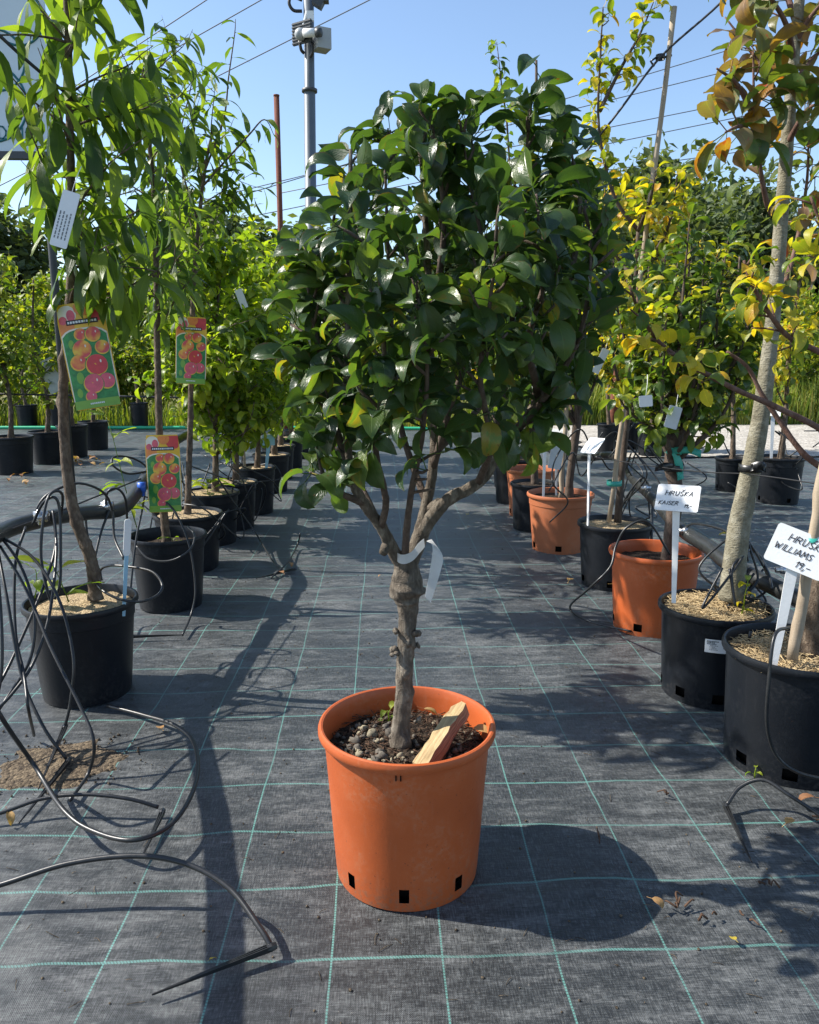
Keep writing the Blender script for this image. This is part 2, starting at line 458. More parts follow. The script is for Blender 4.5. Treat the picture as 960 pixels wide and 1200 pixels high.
M['spill'] = granular('spilled_soil', [(0.3, (0.05, 0.038, 0.028)), (0.5, (0.13, 0.10, 0.068)), (0.75, (0.26, 0.20, 0.13))], 90, 0.9)
M['gravel'] = granular('pale_gravel', [(0.3, (0.22, 0.20, 0.17)), (0.5, (0.40, 0.37, 0.32)), (0.75, (0.55, 0.52, 0.46))], 30, 0.8)
M['stone'] = plain('pebble_stone', (0.13, 0.115, 0.095), 0.85, 0.3, 0.45, 25, 0.4)
M['stonepale'] = plain('pale_pebble', (0.30, 0.26, 0.18), 0.85, 0.3, 0.3, 25, 0.4)
M['straw'] = plain('dry_straw', (0.50, 0.38, 0.21), 0.8, 0.3, 0.3, 50)
M['chip'] = plain('brown_bark_chip', (0.085, 0.050, 0.032), 0.85, 0.2, 0.5, 50, 0.3)

def ground_mat():
    k = NT('rough_ground'); o = k.obj()
    n1 = k.noise(o, 0.25, 5); n2 = k.noise(o, 5, 6, 0.7)
    f = k.math('ADD', k.math('MULTIPLY', n1, 0.5), k.math('MULTIPLY', n2, 0.5))
    c = k.ramp(f, [(0.3, (0.06, 0.075, 0.025)), (0.48, (0.14, 0.14, 0.05)), (0.6, (0.24, 0.20, 0.12)), (0.75, (0.36, 0.31, 0.22))])
    return k.done(k.pbr(c, 0.95, 0.1, k.bump(n2, 0.8, 0.05)))
M['ground'] = ground_mat()

LX0, LXS, LY0, LYS = -0.1285, 0.2595, 1.595, 0.2462
def fabric_mat():
    k = NT('woven_weed_fabric'); o = k.obj()
    sp = k.n('ShaderNodeSeparateXYZ'); k.l(o, sp.inputs[0])
    x, y = sp.outputs[0], sp.outputs[1]
    wob = k.noise(o, 0.9, 2); wob2 = k.noise(o, 3.2, 2)
    def line(co, o0, per, wid, wobv, amp):
        q = k.math('ADD', co, k.math('MULTIPLY', k.math('SUBTRACT', wobv, 0.5), amp))
        q = k.math('FRACT', k.math('ADD', k.math('DIVIDE', k.math('SUBTRACT', q, o0), per), 0.5))
        d = k.math('MULTIPLY', k.math('ABSOLUTE', k.math('SUBTRACT', q, 0.5)), per)
        return k.math('SUBTRACT', 1.0, k.step(d, wid * 0.6, wid))
    lx = line(x, LX0, LXS, 0.0028, wob, 0.03)
    ly = line(y, LY0, LYS, 0.0048, wob2, 0.035)
    st_x = k.step(k.math('SINE', k.math('MULTIPLY', y, 2 * math.pi / 0.0085)), -0.7, 0.2)
    st_y = k.step(k.math('SINE', k.math('MULTIPLY', k.math('ADD', x, k.math('MULTIPLY', y, 0.7)), 2 * math.pi / 0.0075)), -0.8, 0.3)
    wear = k.step(k.noise(o, 2.3, 4), 0.25, 0.6)
    lx = k.math('MULTIPLY', k.math('MULTIPLY', lx, k.math('ADD', 0.35, k.math('MULTIPLY', st_x, 0.65))), k.math('ADD', 0.55, k.math('MULTIPLY', wear, 0.4)))
    ly = k.math('MULTIPLY', k.math('MULTIPLY', ly, k.math('ADD', 0.3, k.math('MULTIPLY', st_y, 0.6))), k.math('ADD', 0.45, k.math('MULTIPLY', wear, 0.45)))
    lines = k.math('MAXIMUM', lx, ly)
    wv1 = k.noise(k.mapv(o, (300, 30, 1)), 1.0, 4, 0.75)
    wv2 = k.noise(k.mapv(o, (34, 260, 1)), 1.0, 4, 0.75)
    wx = k.math('SINE', k.math('MULTIPLY', x, 2 * math.pi / 0.0046))
    wy = k.math('SINE', k.math('MULTIPLY', y, 2 * math.pi / 0.0052))
    weave = k.math('MULTIPLY', wx, wy)
    f = k.math('ADD', k.math('MULTIPLY', wv1, 0.55), k.math('MULTIPLY', wv2, 0.45))
    c = k.ramp(f, [(0.38, (0.004, 0.005, 0.006)), (0.5, (0.017, 0.019, 0.020)), (0.63, (0.088, 0.096, 0.098))])
    dust = k.noise(o, 1.6, 6, 0.65)
    dust_sheen = k.noise(k.mapv(o, (1.0, 3.6, 1)), 5.5, 8, 0.8)  # cross streaks: dust plus the sheen of ripples, painted into the colour
    fd = k.math('MULTIPLY', k.step(k.math('ADD', k.math('MULTIPLY', dust, 0.35), k.math('MULTIPLY', dust_sheen, 0.65)), 0.44, 0.66), k.math('MULTIPLY', k.step(f, 0.30, 0.66), 1.0))
    c = k.mix(k.math('MINIMUM', fd, 1.0), c, (0.170, 0.177, 0.175))
    spk = k.noise(o, 120, 2, 0.6)
    c = k.mix(k.math('MULTIPLY', k.step(spk, 0.70, 0.76), 0.35), c, (0.28, 0.26, 0.23))
    c = k.mix(k.math('MULTIPLY', lines, k.math('SUBTRACT', 0.9, k.math('MULTIPLY', k.step(wob2, 0.35, 0.7), 0.4))), c, (0.125, 0.325, 0.28))
    h = k.math('ADD', k.math('MULTIPLY', f, 1.2), k.math('MULTIPLY', weave, 0.15))
    rg = k.math('ADD', 0.42, k.math('MULTIPLY', fd, 0.4))
    sh = k.pbr(c, rg, 0.5, k.bump(h, 0.55, 0.003))
    pb = sh.node
    pb.inputs['Sheen Weight'].default_value = 0.10; pb.inputs['Sheen Roughness'].default_value = 0.45
    pb.inputs['Sheen Tint'].default_value = (0.88, 0.96, 1.0, 1)
    return k.done(sh)
M['fabric'] = fabric_mat()

def wood_mat():
    k = NT('split_pallet_wood'); o = k.obj()
    n1 = k.noise(k.mapv(o, (40, 3, 40)), 1.0, 5, 0.65, 0.6); n2 = k.noise(k.mapv(o, (160, 8, 160)), 1.0, 3)
    c = k.ramp(k.math('ADD', k.math('MULTIPLY', n1, 0.6), k.math('MULTIPLY', n2, 0.4)), [(0.32, (0.17, 0.095, 0.045)), (0.48, (0.36, 0.26, 0.13)), (0.7, (0.50, 0.42, 0.25))])
    return k.done(k.pbr(c, 0.75, 0.3, k.bump(n2, 0.6, 0.004)))
M['wood'] = wood_mat()
def woodside_mat():
    k = NT('sawn_wood_side'); o = k.obj()
    n2 = k.noise(k.mapv(o, (30, 8, 420)), 1.0, 3)
    c = k.ramp(n2, [(0.3, (0.12, 0.06, 0.035)), (0.55, (0.27, 0.15, 0.09)), (0.75, (0.42, 0.27, 0.17))])
    return k.done(k.pbr(c, 0.8, 0.3, k.bump(n2, 0.8, 0.004)))
M['woodside'] = woodside_mat()

# ------------------------------------------------------------------ the setting
def wr(x, y):
    """relief of the laid fabric (metres)"""
    a = mnoise.noise(Vector((x * 1.3, y * 2.6, 0.3))) * 0.010
    b = mnoise.noise(Vector((x * 3.0, y * 7.5, 4.3))) * 0.0055
    c = mnoise.noise(Vector((x * 6.0, y * 2.0, 9.1))) * 0.002
    rd = 1 - abs(mnoise.noise(Vector((x * 0.9 + 3, y * 2.2, 7.7)))) * 5
    a += max(0, rd) * 0.007
    k = max(0.0, 1 - max(0, y - 6) / 6)
    return (a + b + c) * k - 0.011
def fabric():
    xs = np.concatenate([np.linspace(-14, -3, 23)[:-1], np.linspace(-3, -1.6, 25)[:-1], np.linspace(-1.6, 1.8, 140)[:-1], np.linspace(1.8, 3, 25)[:-1], np.linspace(3, 9, 14)])
    ys = np.concatenate([np.linspace(-2.5, 0.9, 20)[:-1], np.linspace(0.9, 5, 170)[:-1], np.linspace(5, 15, 60)])
    X, Y = np.meshgrid(xs, ys)
    Z = np.array([wr(a, b) for a, b in zip(X.ravel(), Y.ravel())])
    V = np.stack([X.ravel(), Y.ravel(), Z], 1)
    nx, ny = len(xs), len(ys)
    i = (np.arange(ny - 1)[:, None] * nx + np.arange(nx - 1)[None, :]).ravel()
    F = np.stack([i, i + 1, i + nx + 1, i + nx], 1)
    o = link_mesh('weed_fabric', np_mesh('weed_fabric', V, F, mats=[M['fabric']]))
    tag(o, 'black woven weed fabric with green grid lines', 'ground fabric', kind='structure')
fabric()
def sheet(name, mat, x0, x1, y0, y1, z, n=24, amp=0.0, label=None, ragged=0.0):
    mb = MB(); vs, fs = [], []
    for j in range(n + 1):
        for i in range(n + 1):
            u, v = i / n, j / n
            x = x0 + (x1 - x0) * u; y = y0 + (y1 - y0) * v
            if ragged and i in (0, n): x += mnoise.noise(Vector((y * 2, 0, i))) * ragged
            if ragged and j in (0, n): y += mnoise.noise(Vector((x * 2, 5, j))) * ragged
            vs.append((x, y, z + amp * mnoise.noise(Vector((x * .5, y * .5, 2)))))
    for j in range(n):
        for i in range(n):
            a = j * (n + 1) + i
            fs.append((a, a + 1, a + n + 2, a + n + 1))
    mb.add(vs, fs)
    return tag(mb.build(name, mat), label, kind='structure')
sheet('ground', M['ground'], -250, 250, -60, 440, -0.09, 40, 0.0, 'rough grassy ground beyond the nursery rows')
sheet('gravel_path', M['gravel'], 3.0, 9.2, 10.4, 15.2, 0.012, 24, 0.0, 'pale gravel strip beyond the fabric', 0.25)

# ------------------------------------------------------------------ leaves
CAMP = np.array([0, 0, CAM_H])
def leaf_variant(kind, seed):
    """one leaf pointing along +Y from its stalk base, blade length about 1"""
    g = random.Random(seed)
    if kind == 'pear':     pet, wid, rows, pw = g.uniform(.28, .5), g.uniform(.255, .34), 7, g.uniform(.78, .95)
    elif kind == 'peach':  pet, wid, rows, pw = 0.06, g.uniform(.115, .15), 8, 0.9
    elif kind == 'round':  pet, wid, rows, pw = g.uniform(.3, .5), g.uniform(.27, .34), 5, 0.85
    droop = g.uniform(0.4, 2.3) if kind != 'peach' else g.uniform(0.5, 1.5)
    fold = g.uniform(0.2, 0.75) if kind != 'peach' else g.uniform(.05, .32)
    twist = g.uniform(-0.8, 0.8)
    wav = g.uniform(0.01, 0.05) * (1 if kind != 'peach' else .6); wf = g.uniform(7, 13); wp = g.uniform(0, 6)
    V, UV, F = [], [], []
    p = np.array([0.0, pet, 0.0]); a = g.uniform(-0.1, 0.3)
    ts = [i / rows for i in range(rows + 1)]
    prof = lambda t: wid * (math.sin(math.pi * min(1, t) ** pw) ** 0.8) * (1 - 0.25 * t) + 0.004
    xs = (-1, -0.55, 0, 0.55, 1) if kind != 'round' else (-1, 0, 1)
    m = len(xs)
    for i, t in enumerate(ts):
        if i:
            a -= droop / rows * (0.6 + 0.8 * t)
            p = p + np.array([0, math.cos(a), math.sin(a)]) / rows
        hw = prof(t)
        tw = twist * t
        nrm = np.array([0, -math.sin(a), math.cos(a)]); side = np.array([1.0, 0, 0])
        sd = side * math.cos(tw) + nrm * math.sin(tw); nn = nrm * math.cos(tw) - side * math.sin(tw)
        for x in xs:
            lift = abs(x) * hw * math.tan(fold) * (1 - .35 * abs(x)) + (wav * math.sin(wf * t + wp + (2 if x > 0 else 0)) * (abs(x) ** 2))
            q = p + sd * x * hw + nn * lift
            V.append(q); UV.append((0.5 + 0.5 * x, t))
    for i in range(rows):
        for j in range(m - 1):
            b = i * m + j
            F.append((b, b + 1, b + m + 1, b + m))
    # stalk: a thin triangular prism
    r = 0.016 if kind != 'peach' else 0.012
    b = len(V)
    for yy, zz in ((0, 0), (pet * 1.08, -0.004)):
        for th in (0.5, 2.6, 4.7):
            V.append(np.array([r * math.cos(th), yy, zz + r * math.sin(th)])); UV.append((0.5, 0.0))
    for j in range(3):
        F.append((b + j, b + (j + 1) % 3, b + 3 + (j + 1) % 3, b + 3 + j))
    return np.array(V), np.array(F), np.array(UV)
LV = {k: [leaf_variant(k, s * 7 + 3) for s in range(16)] for k in ('pear', 'peach', 'round')}
LMESH = {}
def leaf_mesh(kind, i, mat):
    key = (kind, i, mat)
    if key not in LMESH:
        V, F, UV = LV[kind][i]
        LMESH[key] = np_mesh('leaf', V, F, uv=UV, mats=[M[mat]])
    return LMESH[key]
def basis(d, n):
    d = np.asarray(d, float); d = d / (np.linalg.norm(d) + 1e-9)
    n = np.asarray(n, float); n = n - d * (n @ d)
    if np.linalg.norm(n) < 1e-4: n = np.array([1.0, 0, 0]) - d * d[0]
    n /= np.linalg.norm(n)
    x = np.cross(d, n)
    return np.stack([x, d, n], 1)          # columns
def put_leaves(L, kind, parent, mat, solo, seed=0, stuffname='foliage'):
    """L: list of (pos, dir, normal, size[, mat]); the `solo` nearest to the camera become objects, the rest one part"""
    g = random.Random(seed)
    base = np.array(root_of(parent).location)
    L = sorted(L, key=lambda q: np.linalg.norm(q[0] - CAMP))
    for (p, d, n, s) in L[:solo]:
        B = basis(d, n) * s
        o = link_mesh('leaf', leaf_mesh(kind, g.randrange(16), mat), parent)
        q = p - base
        o.matrix_basis = Matrix(((B[0, 0], B[0, 1], B[0, 2], q[0]), (B[1, 0], B[1, 1], B[1, 2], q[1]), (B[2, 0], B[2, 1], B[2, 2], q[2]), (0, 0, 0, 1)))
    rest = L[solo:]
    if rest:
        Vs, Fs, Us, b = [], [], [], 0
        for (p, d, n, s) in rest:
            V, F, UV = LV[kind][g.randrange(16)]
            Vs.append(V @ (basis(d, n) * s).T + (p - base)); Fs.append(F + b); Us.append(UV); b += len(V)
        o = link_mesh(stuffname, np_mesh(stuffname, np.concatenate(Vs), np.concatenate(Fs), uv=np.concatenate(Us), mats=[M[mat]]), parent)
        o['kind'] = 'stuff'

def nrm(v):
    v = np.asarray(v, float); return v / (np.linalg.norm(v) + 1e-9)
def rv(g): return np.array([g.gauss(0, 1), g.gauss(0, 1), g.gauss(0, 1)])

def spur_leaves(mb, L, pts, rad, g, gap, slen, nleaf, size, start=0.25, centre=None, up=0.5, flat=0.5, twigr=0.0035):
    """short spurs along a limb, each ending in a rosette of leaves"""
    seg = [np.linalg.norm(pts[i + 1] - pts[i]) for i in range(len(pts) - 1)]
    tot = sum(seg); s = tot * start
    while s <= tot + 1e-6:
        q = 0; i = 0
        while i < len(seg) - 1 and q + seg[i] < s: q += seg[i]; i += 1
        f = min(1, (s - q) / max(seg[i], 1e-6))
        p = pts[i] + (pts[i + 1] - pts[i]) * f
        T = nrm(pts[i + 1] - pts[i])
        side = rv(g); side = nrm(side - T * (side @ T))
        if centre is not None:
            ow = p - np.asarray(centre); ow[2] *= 0.3
            side = nrm(side + nrm(ow) * 0.6)
        last = s > tot - gap * 0.6
        d = T if last else nrm(side + np.array([0, 0, up]) + T * 0.35)
        ln = g.uniform(*slen)
        e = p + d * ln
        mid = p + d * ln * 0.5 + rv(g) * ln * 0.06
        mb.tube([p - d * 0.002, mid, e], [twigr * 1.25, twigr, twigr * 0.8], 5, True)
        for _ in range(g.randint(*nleaf)):
            ld = nrm(d * 0.35 + nrm(rv(g)) * 0.9 + np.array([0, 0, 0.12]))
            n = nrm(np.array([0, 0, 1.0]) + rv(g) * flat * 0.6 + d * .3)
            L.append((mid + (e - mid) * g.uniform(0.3, 1.0), ld, n, g.uniform(*size)))
        s += gap * g.uniform(0.7, 1.3)

# ------------------------------------------------------------------ pots
def pot(label, c, rt, rb, h, mat, fill, fillz, group=None, step_=True, n=56, holes=4, name='plant_pot', hole_ph=0.0):
    """lathed container with lip, wall and real drain openings; c = centre of its foot"""
    t = thing(name, label, 'pot', (c[0], c[1], 0.0), group)
    c = (c[0], c[1], 0.0)
    lip = 0.014
    def rr(z): return rb + (rt - 0.008 - rb) * (z / h)
    hz0, hz1 = 0.016, 0.055
    prof = [(rb - 0.010, -0.014), (rb - 0.002, -0.010), (rr(hz0), hz0), (rr(hz1), hz1)]
    zs = [h * 0.35, h * 0.6]
    prof += [(rr(z), z) for z in zs]
    if step_: prof += [(rr(h * .8), h * 0.80), (rr(h * .8) + 0.004, h * 0.808)]
    prof += [(rt - 0.009, h - 0.0265), (rt + 0.004, h - 0.025), (rt + 0.0065, h - 0.020), (rt + 0.0065, h - 0.009), (rt + 0.004, h - 0.002), (rt - 0.001, h), (rt - 0.006, h - 0.002), (rt - 0.009, h - 0.008), (rt - 0.0125, h - 0.03), (rt - 0.02, fillz - 0.03)]
    hs = set()
    wdt = 2 if n > 40 else 1
    for i in range(holes):
        k0 = int(n * ((i / holes + hole_ph) % 1.0))
        for j in range(wdt): hs.add((k0 + j) % n)
    mb_ = MB(); mb_.lathe(prof, n, c, skip=lambda i, k: i == 2 and k in hs)
    edge_split(mb_.build('wall', M[mat], t), 38)
    MB().lathe([(0.001, 0.004), (rb - 0.03, 0.004), (rb - 0.02, 0.07), (rb - 0.05, 0.075), (0.001, 0.075)], 24, c).build('root_ball', M['hole'], t)
    # filling
    g = random.Random(int(c[1] * 1000))
    mb = MB(); vs, fs = [(c[0], c[1], fillz + 0.012)], []
    rg, sg = 9, 40
    for i in range(1, rg + 1):
        r = (rt - 0.0165) * i / rg
        for k in range(sg):
            th = 2 * math.pi * k / sg
            x, y = c[0] + r * math.cos(th), c[1] + r * math.sin(th)
            z = fillz + 0.012 * (1 - (i / rg) ** 2) + mnoise.noise(Vector((x * 22, y * 22, 1))) * 0.007 + mnoise.noise(Vector((x * 60, y * 60, 5))) * 0.004
            vs.append((x, y, z))
    for k in range(sg): fs.append((0, 1 + k, 1 + (k + 1) % sg))
    for i in range(rg - 1):
        for k in range(sg):
            a = 1 + i * sg; fs.append((a + k, a + sg + k, a + sg + (k + 1) % sg, a + (k + 1) % sg))
    mb.add(vs, fs)
    so = mb.build({'sand': 'sand_top', 'soil': 'soil', 'straw': 'straw_top'}[fill], M['sand' if fill in ('sand', 'straw') else 'soil'], t)
    if fill == 'straw':
        m2 = MB()
        for _ in range(900):
            r = (rt - 0.025) * math.sqrt(g.random()); th = g.uniform(0, 6.283)
            p = np.array([c[0] + r * math.cos(th), c[1] + r * math.sin(th), fillz + 0.012 + g.uniform(0, 0.018)])
            a = g.uniform(0, 6.283); d = np.array([math.cos(a), math.sin(a), g.uniform(-0.2, 0.35)]) * g.uniform(0.012, 0.03)
            m2.tube([p - d, p + rv(g) * 0.003, p + d], 0.0013, 3, False)
        m2.build('straw_fibres', M['straw'], t)['kind'] = 'stuff'
    return t, so

# ---- the main terracotta pot
PC = gz(477, 1009)
main_pot, main_soil = pot('large orange plastic pot standing alone on the aisle fabric', PC, 0.225, 0.190, 0.409, 'terracotta', 'soil', 0.335, step_=False, n=96, holes=8, hole_ph=-0.265)
for th in (R(-98.5), R(-95.5)):
    q = np.array([PC[0] + .2165 * math.cos(th), PC[1] + .2165 * math.sin(th), .368]); MB().box(q, (.003, .004, .013)).build('vent_slit', M['hole'], main_pot, smooth=False)
g = random.Random(4)
stone_src = []
for s in range(5):
    mb = MB(); mb.sphere((0, 0, 0), 1.0, 7, 4, (1, g.uniform(.7, 1), g.uniform(.55, .8)), 0.3, g)
    stone_src.append([mb.build('stone', M['stone'], None).data, None])
    o = bpy.data.objects[-1] if False else None
for o in [o for o in COL.objects if o.name.startswith('stone')]:
    bpy.data.objects.remove(o)
for a in stone_src:
    a[1] = a[0].copy(); a[1].materials.clear(); a[1].materials.append(M['stonepale'])
for i in range(170):
    r = 0.195 * math.sqrt(g.random()); th = g.uniform(0, 6.283)
    x, y = r * math.cos(th), r * math.sin(th)
    if i < 45: x = -abs(x) * 0.9
    if abs(x + .02) < .035 and abs(y) < .04: continue
    sz = g.uniform(0.005, 0.010) if i > 16 else g.uniform(0.011, 0.018)
    o = link_mesh('stone', stone_src[g.randrange(5)][1 if g.random() < .4 else 0], main_soil)
    o.location = (x, y, 0.338 + 0.012 * (1 - (r / .2) ** 2) + sz * 0.25)
    o.scale = (sz, sz * g.uniform(.7, 1.1), sz); o.rotation_euler = (g.uniform(-.5, .5), g.uniform(-.5, .5), g.uniform(0, 6))
mb = MB()
for i in range(700):
    r = 0.2 * math.sqrt(g.random()); th = g.uniform(0, 6.283)
    p = np.array([PC[0] + r * math.cos(th), PC[1] + r * math.sin(th), 0.345 + g.uniform(0, .01)])
    a = g.uniform(0, 6.283); d = np.array([math.cos(a), math.sin(a), g.uniform(-.2, .5)]) * g.uniform(0.004, 0.015)
    mb.tube([p - d, p + d], [0.0016, 0.001], 4, True)
mb.build('bark_bits', M['chip'], main_soil)['kind'] = 'stuff'
# wooden off-cut lying in the pot
a0, a1 = at(498, 893, PC[1] - 0.135), at(536, 845, PC[1] + 0.03)
a0[2] = 0.362; a1[2] = 0.412
dirw = nrm(a1 - a0); Lw = float(np.linalg.norm(a1 - a0)) + 0.04
B = basis(dirw, np.array([-0.28, 0.15, 1.0]))
wt = thing('wood_offcut', 'short split wooden off-cut lying on the soil in the lone orange pot', 'wood', (a0 + a1) / 2)
mb = MB(); gg = random.Random(2); nseg = 10
vs = []
for i in range(nseg + 1):
    yv = -Lw / 2 + Lw * i / nseg
    for (x, z) in ((-.022, -.022), (.020, -.022), (.026, .016), (.006, .019), (-.022, .017)):
        e = (gg.uniform(-.0035, .0035), gg.uniform(-.003, .003))
        vs.append((x * (1 - 0.12 * i / nseg) + e[0], yv + (gg.uniform(-.014, .014) if i in (0, nseg) else 0), z + e[1]))
for i in range(nseg):
    for k in range(5):
        mb.m = 1 if k in (1,) else 0
        mb.add([], [])
        mb.F.append([i * 5 + k, i * 5 + (k + 1) % 5, (i + 1) * 5 + (k + 1) % 5, (i + 1) * 5 + k]); mb.MI.append(mb.m)
mb.V = [tuple(v) for v in vs]; mb.UV = [(0, 0)] * len(vs)
mb.F.append([4, 3, 2, 1, 0]); mb.MI.append(0)
mb.F.append([nseg * 5 + k for k in range(5)]); mb.MI.append(0)
wo = mb.build('plank', [M['wood'], M['woodside']], wt, smooth=False, local=True)
wo.matrix_basis = Matrix(((B[0, 0], B[0, 1], B[0, 2], 0), (B[1, 0], B[1, 1], B[1, 2], 0), (B[2, 0], B[2, 1], B[2, 2], 0), (0, 0, 0, 1)))

# ------------------------------------------------------------------ the main tree
TY = 1.925
def T_(x, y, dy=0.0): return at(x, y, TY + dy)
def knobby(bumps, amp=0.06, seed=0, fq=45):
    def f(t, th, r, p):
        k = r * (1 + amp * 2 * mnoise.noise(Vector((p[0] * fq + math.cos(th) * 1.3, math.sin(th) * 1.3 + seed, p[2] * fq))))
        for (bt, bth, A, st, sth) in bumps:
            dth = (th - bth + math.pi) % (2 * math.pi) - math.pi
            k += A * math.exp(-((t - bt) / st) ** 2 - (dth / sth) ** 2)
        return k
    return f
base = T_(470, 874); base[2] = 0.30
tree = thing('pear_tree', 'grafted pear tree with knobbly trunk and dense dark green crown in the lone orange pot', 'tree', base)
tp = [T_(470, 892), T_(469, 874), T_(470, 850), T_(473, 820), T_(474, 790), T_(476, 755), T_(478, 725), T_(478, 708), T_(476, 692), T_(477, 678), T_(476, 664), T_(475, 650)]
tr = [.036, .030, .0245, .0225, .022, .022, .0235, .028, .040, .039, .030, .026]
tpts = catmull(tp, 6); trad = np.interp(np.linspace(0, 11, len(tpts)), range(12), tr)
rngb = [(0.71, 4.4, .012, .02, .5), (0.66, 3.3, .009, .015, .6), (0.755, 2.8, .01, .02, .5), (0.53, 5.6, .009, .012, .35), (0.34, 0.2, .008, .012, .3), (0.455, 4.2, .007, .012, .3), (0.47, 3.4, .012, .016, .5), (0.50, 0.4, .010, .016, .5), (0.38, 3.2, .013, .018, .5), (0.43, 5.8, .008, .02, .5), (0.12, 3.6, .012, .03, .6), (0.2, 0.3, .007, .03, .5), (0.74, 3.6, .010, .03, .7), (0.74, 5.0, .012, .025, .6), (0.70, 1.2, .008, .02, .5), (0.3, 4.6, .006, .02, .4)]
tpts2 = catmull(tp, 14); trad2 = np.interp(np.linspace(0, 11, len(tpts2)), range(12), tr)
MB().tube(tpts2, trad2, 28, True, knobby(rngb, .05, 0, 60)).build('trunk', M['bark_main'], tree)
gk = random.Random(6)
for (x, y, r) in ((463, 739, .010), (464, 764, .013), (489, 741, .011), (462, 866, .012), (491, 845, .008), (466, 690, .012), (487, 698, .010), (488, 757, .007), (455, 640, .011)):
    mb = MB(); cc = T_(x, y, -.012)
    for _ in range(4): mb.sphere(cc + rv(gk) * r * .4, r * gk.uniform(.5, .85), 8, 6, (1, 1, gk.uniform(.7, 1.2)), .22, gk)
    mb.build('bark_knob', M['bark_main'], tree)
LIMBS = [
 [(475, 668, 0), (458, 640, -.02), (447, 618, -.04), (427, 590, -.07), (413, 562, -.09), (406, 493, -.10), (408, 380, -.09), (410, 250, -.08), (411, 175, -.05)],
 [(427, 590, -.07), (400, 578, -.12), (380, 560, -.15), (372, 530, -.16)],
 [(447, 618, -.04), (452, 585, -.12), (440, 520, -.2), (450, 430, -.26), (445, 330, -.27), (430, 270, -.25)],
 [(478, 668, 0), (492, 632, .0), (505, 608, -.02), (526, 585, -.04), (561, 566, -.05), (580, 540, -.05), (605, 505, -.04), (632, 465, -.03), (655, 400, 0), (668, 330, 0), (680, 250, .02), (672, 190, .02)],
 [(561, 566, -.05), (575, 520, -.18), (563, 440, -.28), (575, 350, -.3), (582, 280, -.3)],
 [(480, 664, 0.01), (490, 630, .03), (500, 590, .05), (507, 550, .06), (510, 480, .08), (505, 380, .1), (500, 280, .1), (495, 200, .08), (488, 150, .05)],
 [(507, 550, .06), (530, 470, .0), (560, 380, -.05), (565, 290, -.08), (552, 220, -.06), (540, 150, -.05)],
 [(574, 548, -.05), (590, 470, .1), (600, 380, .12), (605, 260, .05), (615, 190, .0), (624, 112, -.02)],
 [(500, 590, .05), (470, 500, .2), (460, 400, .3), (455, 300, .3), (452, 200, .28), (455, 150, .26)],
 [(510, 530, .06), (560, 480, .25), (620, 400, .35), (650, 300, .35), (662, 220, .3), (660, 165, .25)],
 [(605, 505, -.04), (650, 450, -.1), (680, 390, -.13), (692, 320, -.12), (690, 260, -.1)],
 [(413, 562, -.09), (388, 480, -.08), (372, 400, -.06), (362, 340, -.05), (358, 300, -.05)],
 [(458, 640, -.02), (410, 540, .15), (385, 440, .25), (382, 340, .25), (392, 250, .2)],
 [(474, 655, -.02), (480, 590, -.12), (496, 500, -.26), (500, 400, -.33), (482, 320, -.33)],
 [(505, 380, .1), (520, 280, .0), (515, 200, -.05), (505, 140, -.08)],
 [(632, 465, -.03), (620, 400, -.2), (640, 320, -.24), (632, 250, -.22)],
]
g = random.Random(11)
ctr = T_(520, 380)
L = []
for li, lm in enumerate(LIMBS):
    P = [T_(*q) for q in lm]
    big = li in (0, 3, 5)
    r0 = {0: .0195, 3: .021, 5: .0195}.get(li, .0105)
    pts = catmull(P, 6)
    n = len(pts)
    rad = [r0 * (1 - 0.78 * (i / (n - 1)) ** 0.8) for i in range(n)]
    mb = MB()
    mb.tube(pts, rad, 10 if big else 8, True, knobby([], .11, li, 60))
    spur_leaves(mb, L, pts, rad, g, 0.037, (0.02, 0.085), (5, 7), (0.056, 0.102), start=0.34 if big else 0.3, centre=ctr, flat=1.0)
    mb.build('branch', M['bark_main' if big else 'bark_twig'], tree)
# stubby pruned ends at the fork
for (a, b, r) in (((500, 600, .05), (516, 588, .02), .013), ((455, 635, -.02), (449, 648, -.05), .012), ((510, 500, .07), (520, 488, .02), .014)):
    MB().tube([T_(*a), (T_(*a) + T_(*b)) / 2, T_(*b)], [r, r * 1.1, r * .9], 9).build('pruned_stub', M['bark_main'], tree)
# keep the trunk zone free of leaves
def to_px(p):
    d = p - _C; return 480 + FPX * (d @ _rt) / (d @ _fw), 600 - FPX * (d @ _up) / (d @ _fw)
def low_gap(q):
    x, y = to_px(q[0] + nrm(q[1]) * q[3] * .9 + np.array([0, 0, -.02]))
    return (440 < x < 585 and y > 545 + abs(x - 510) * .25) or y > 618 or y < 78 or x > 728
def in_sunbeam(q):
    for a in (T_(494, 648, -.04), T_(509, 672, -.05), T_(474, 690, -.02), T_(474, 720, -.02)):
        v = q[0] + nrm(q[1]) * q[3] * .7 - a; s_ = v @ np.array(sdir)
        if s_ > 0 and np.linalg.norm(v - np.array(sdir) * s_) < .055: return True
    return False
L = [q for q in L if not low_gap(q) and not in_sunbeam(q)]
put_leaves(L, 'pear', tree, 'pear', 300, 5)
print('main leaves', len(L))

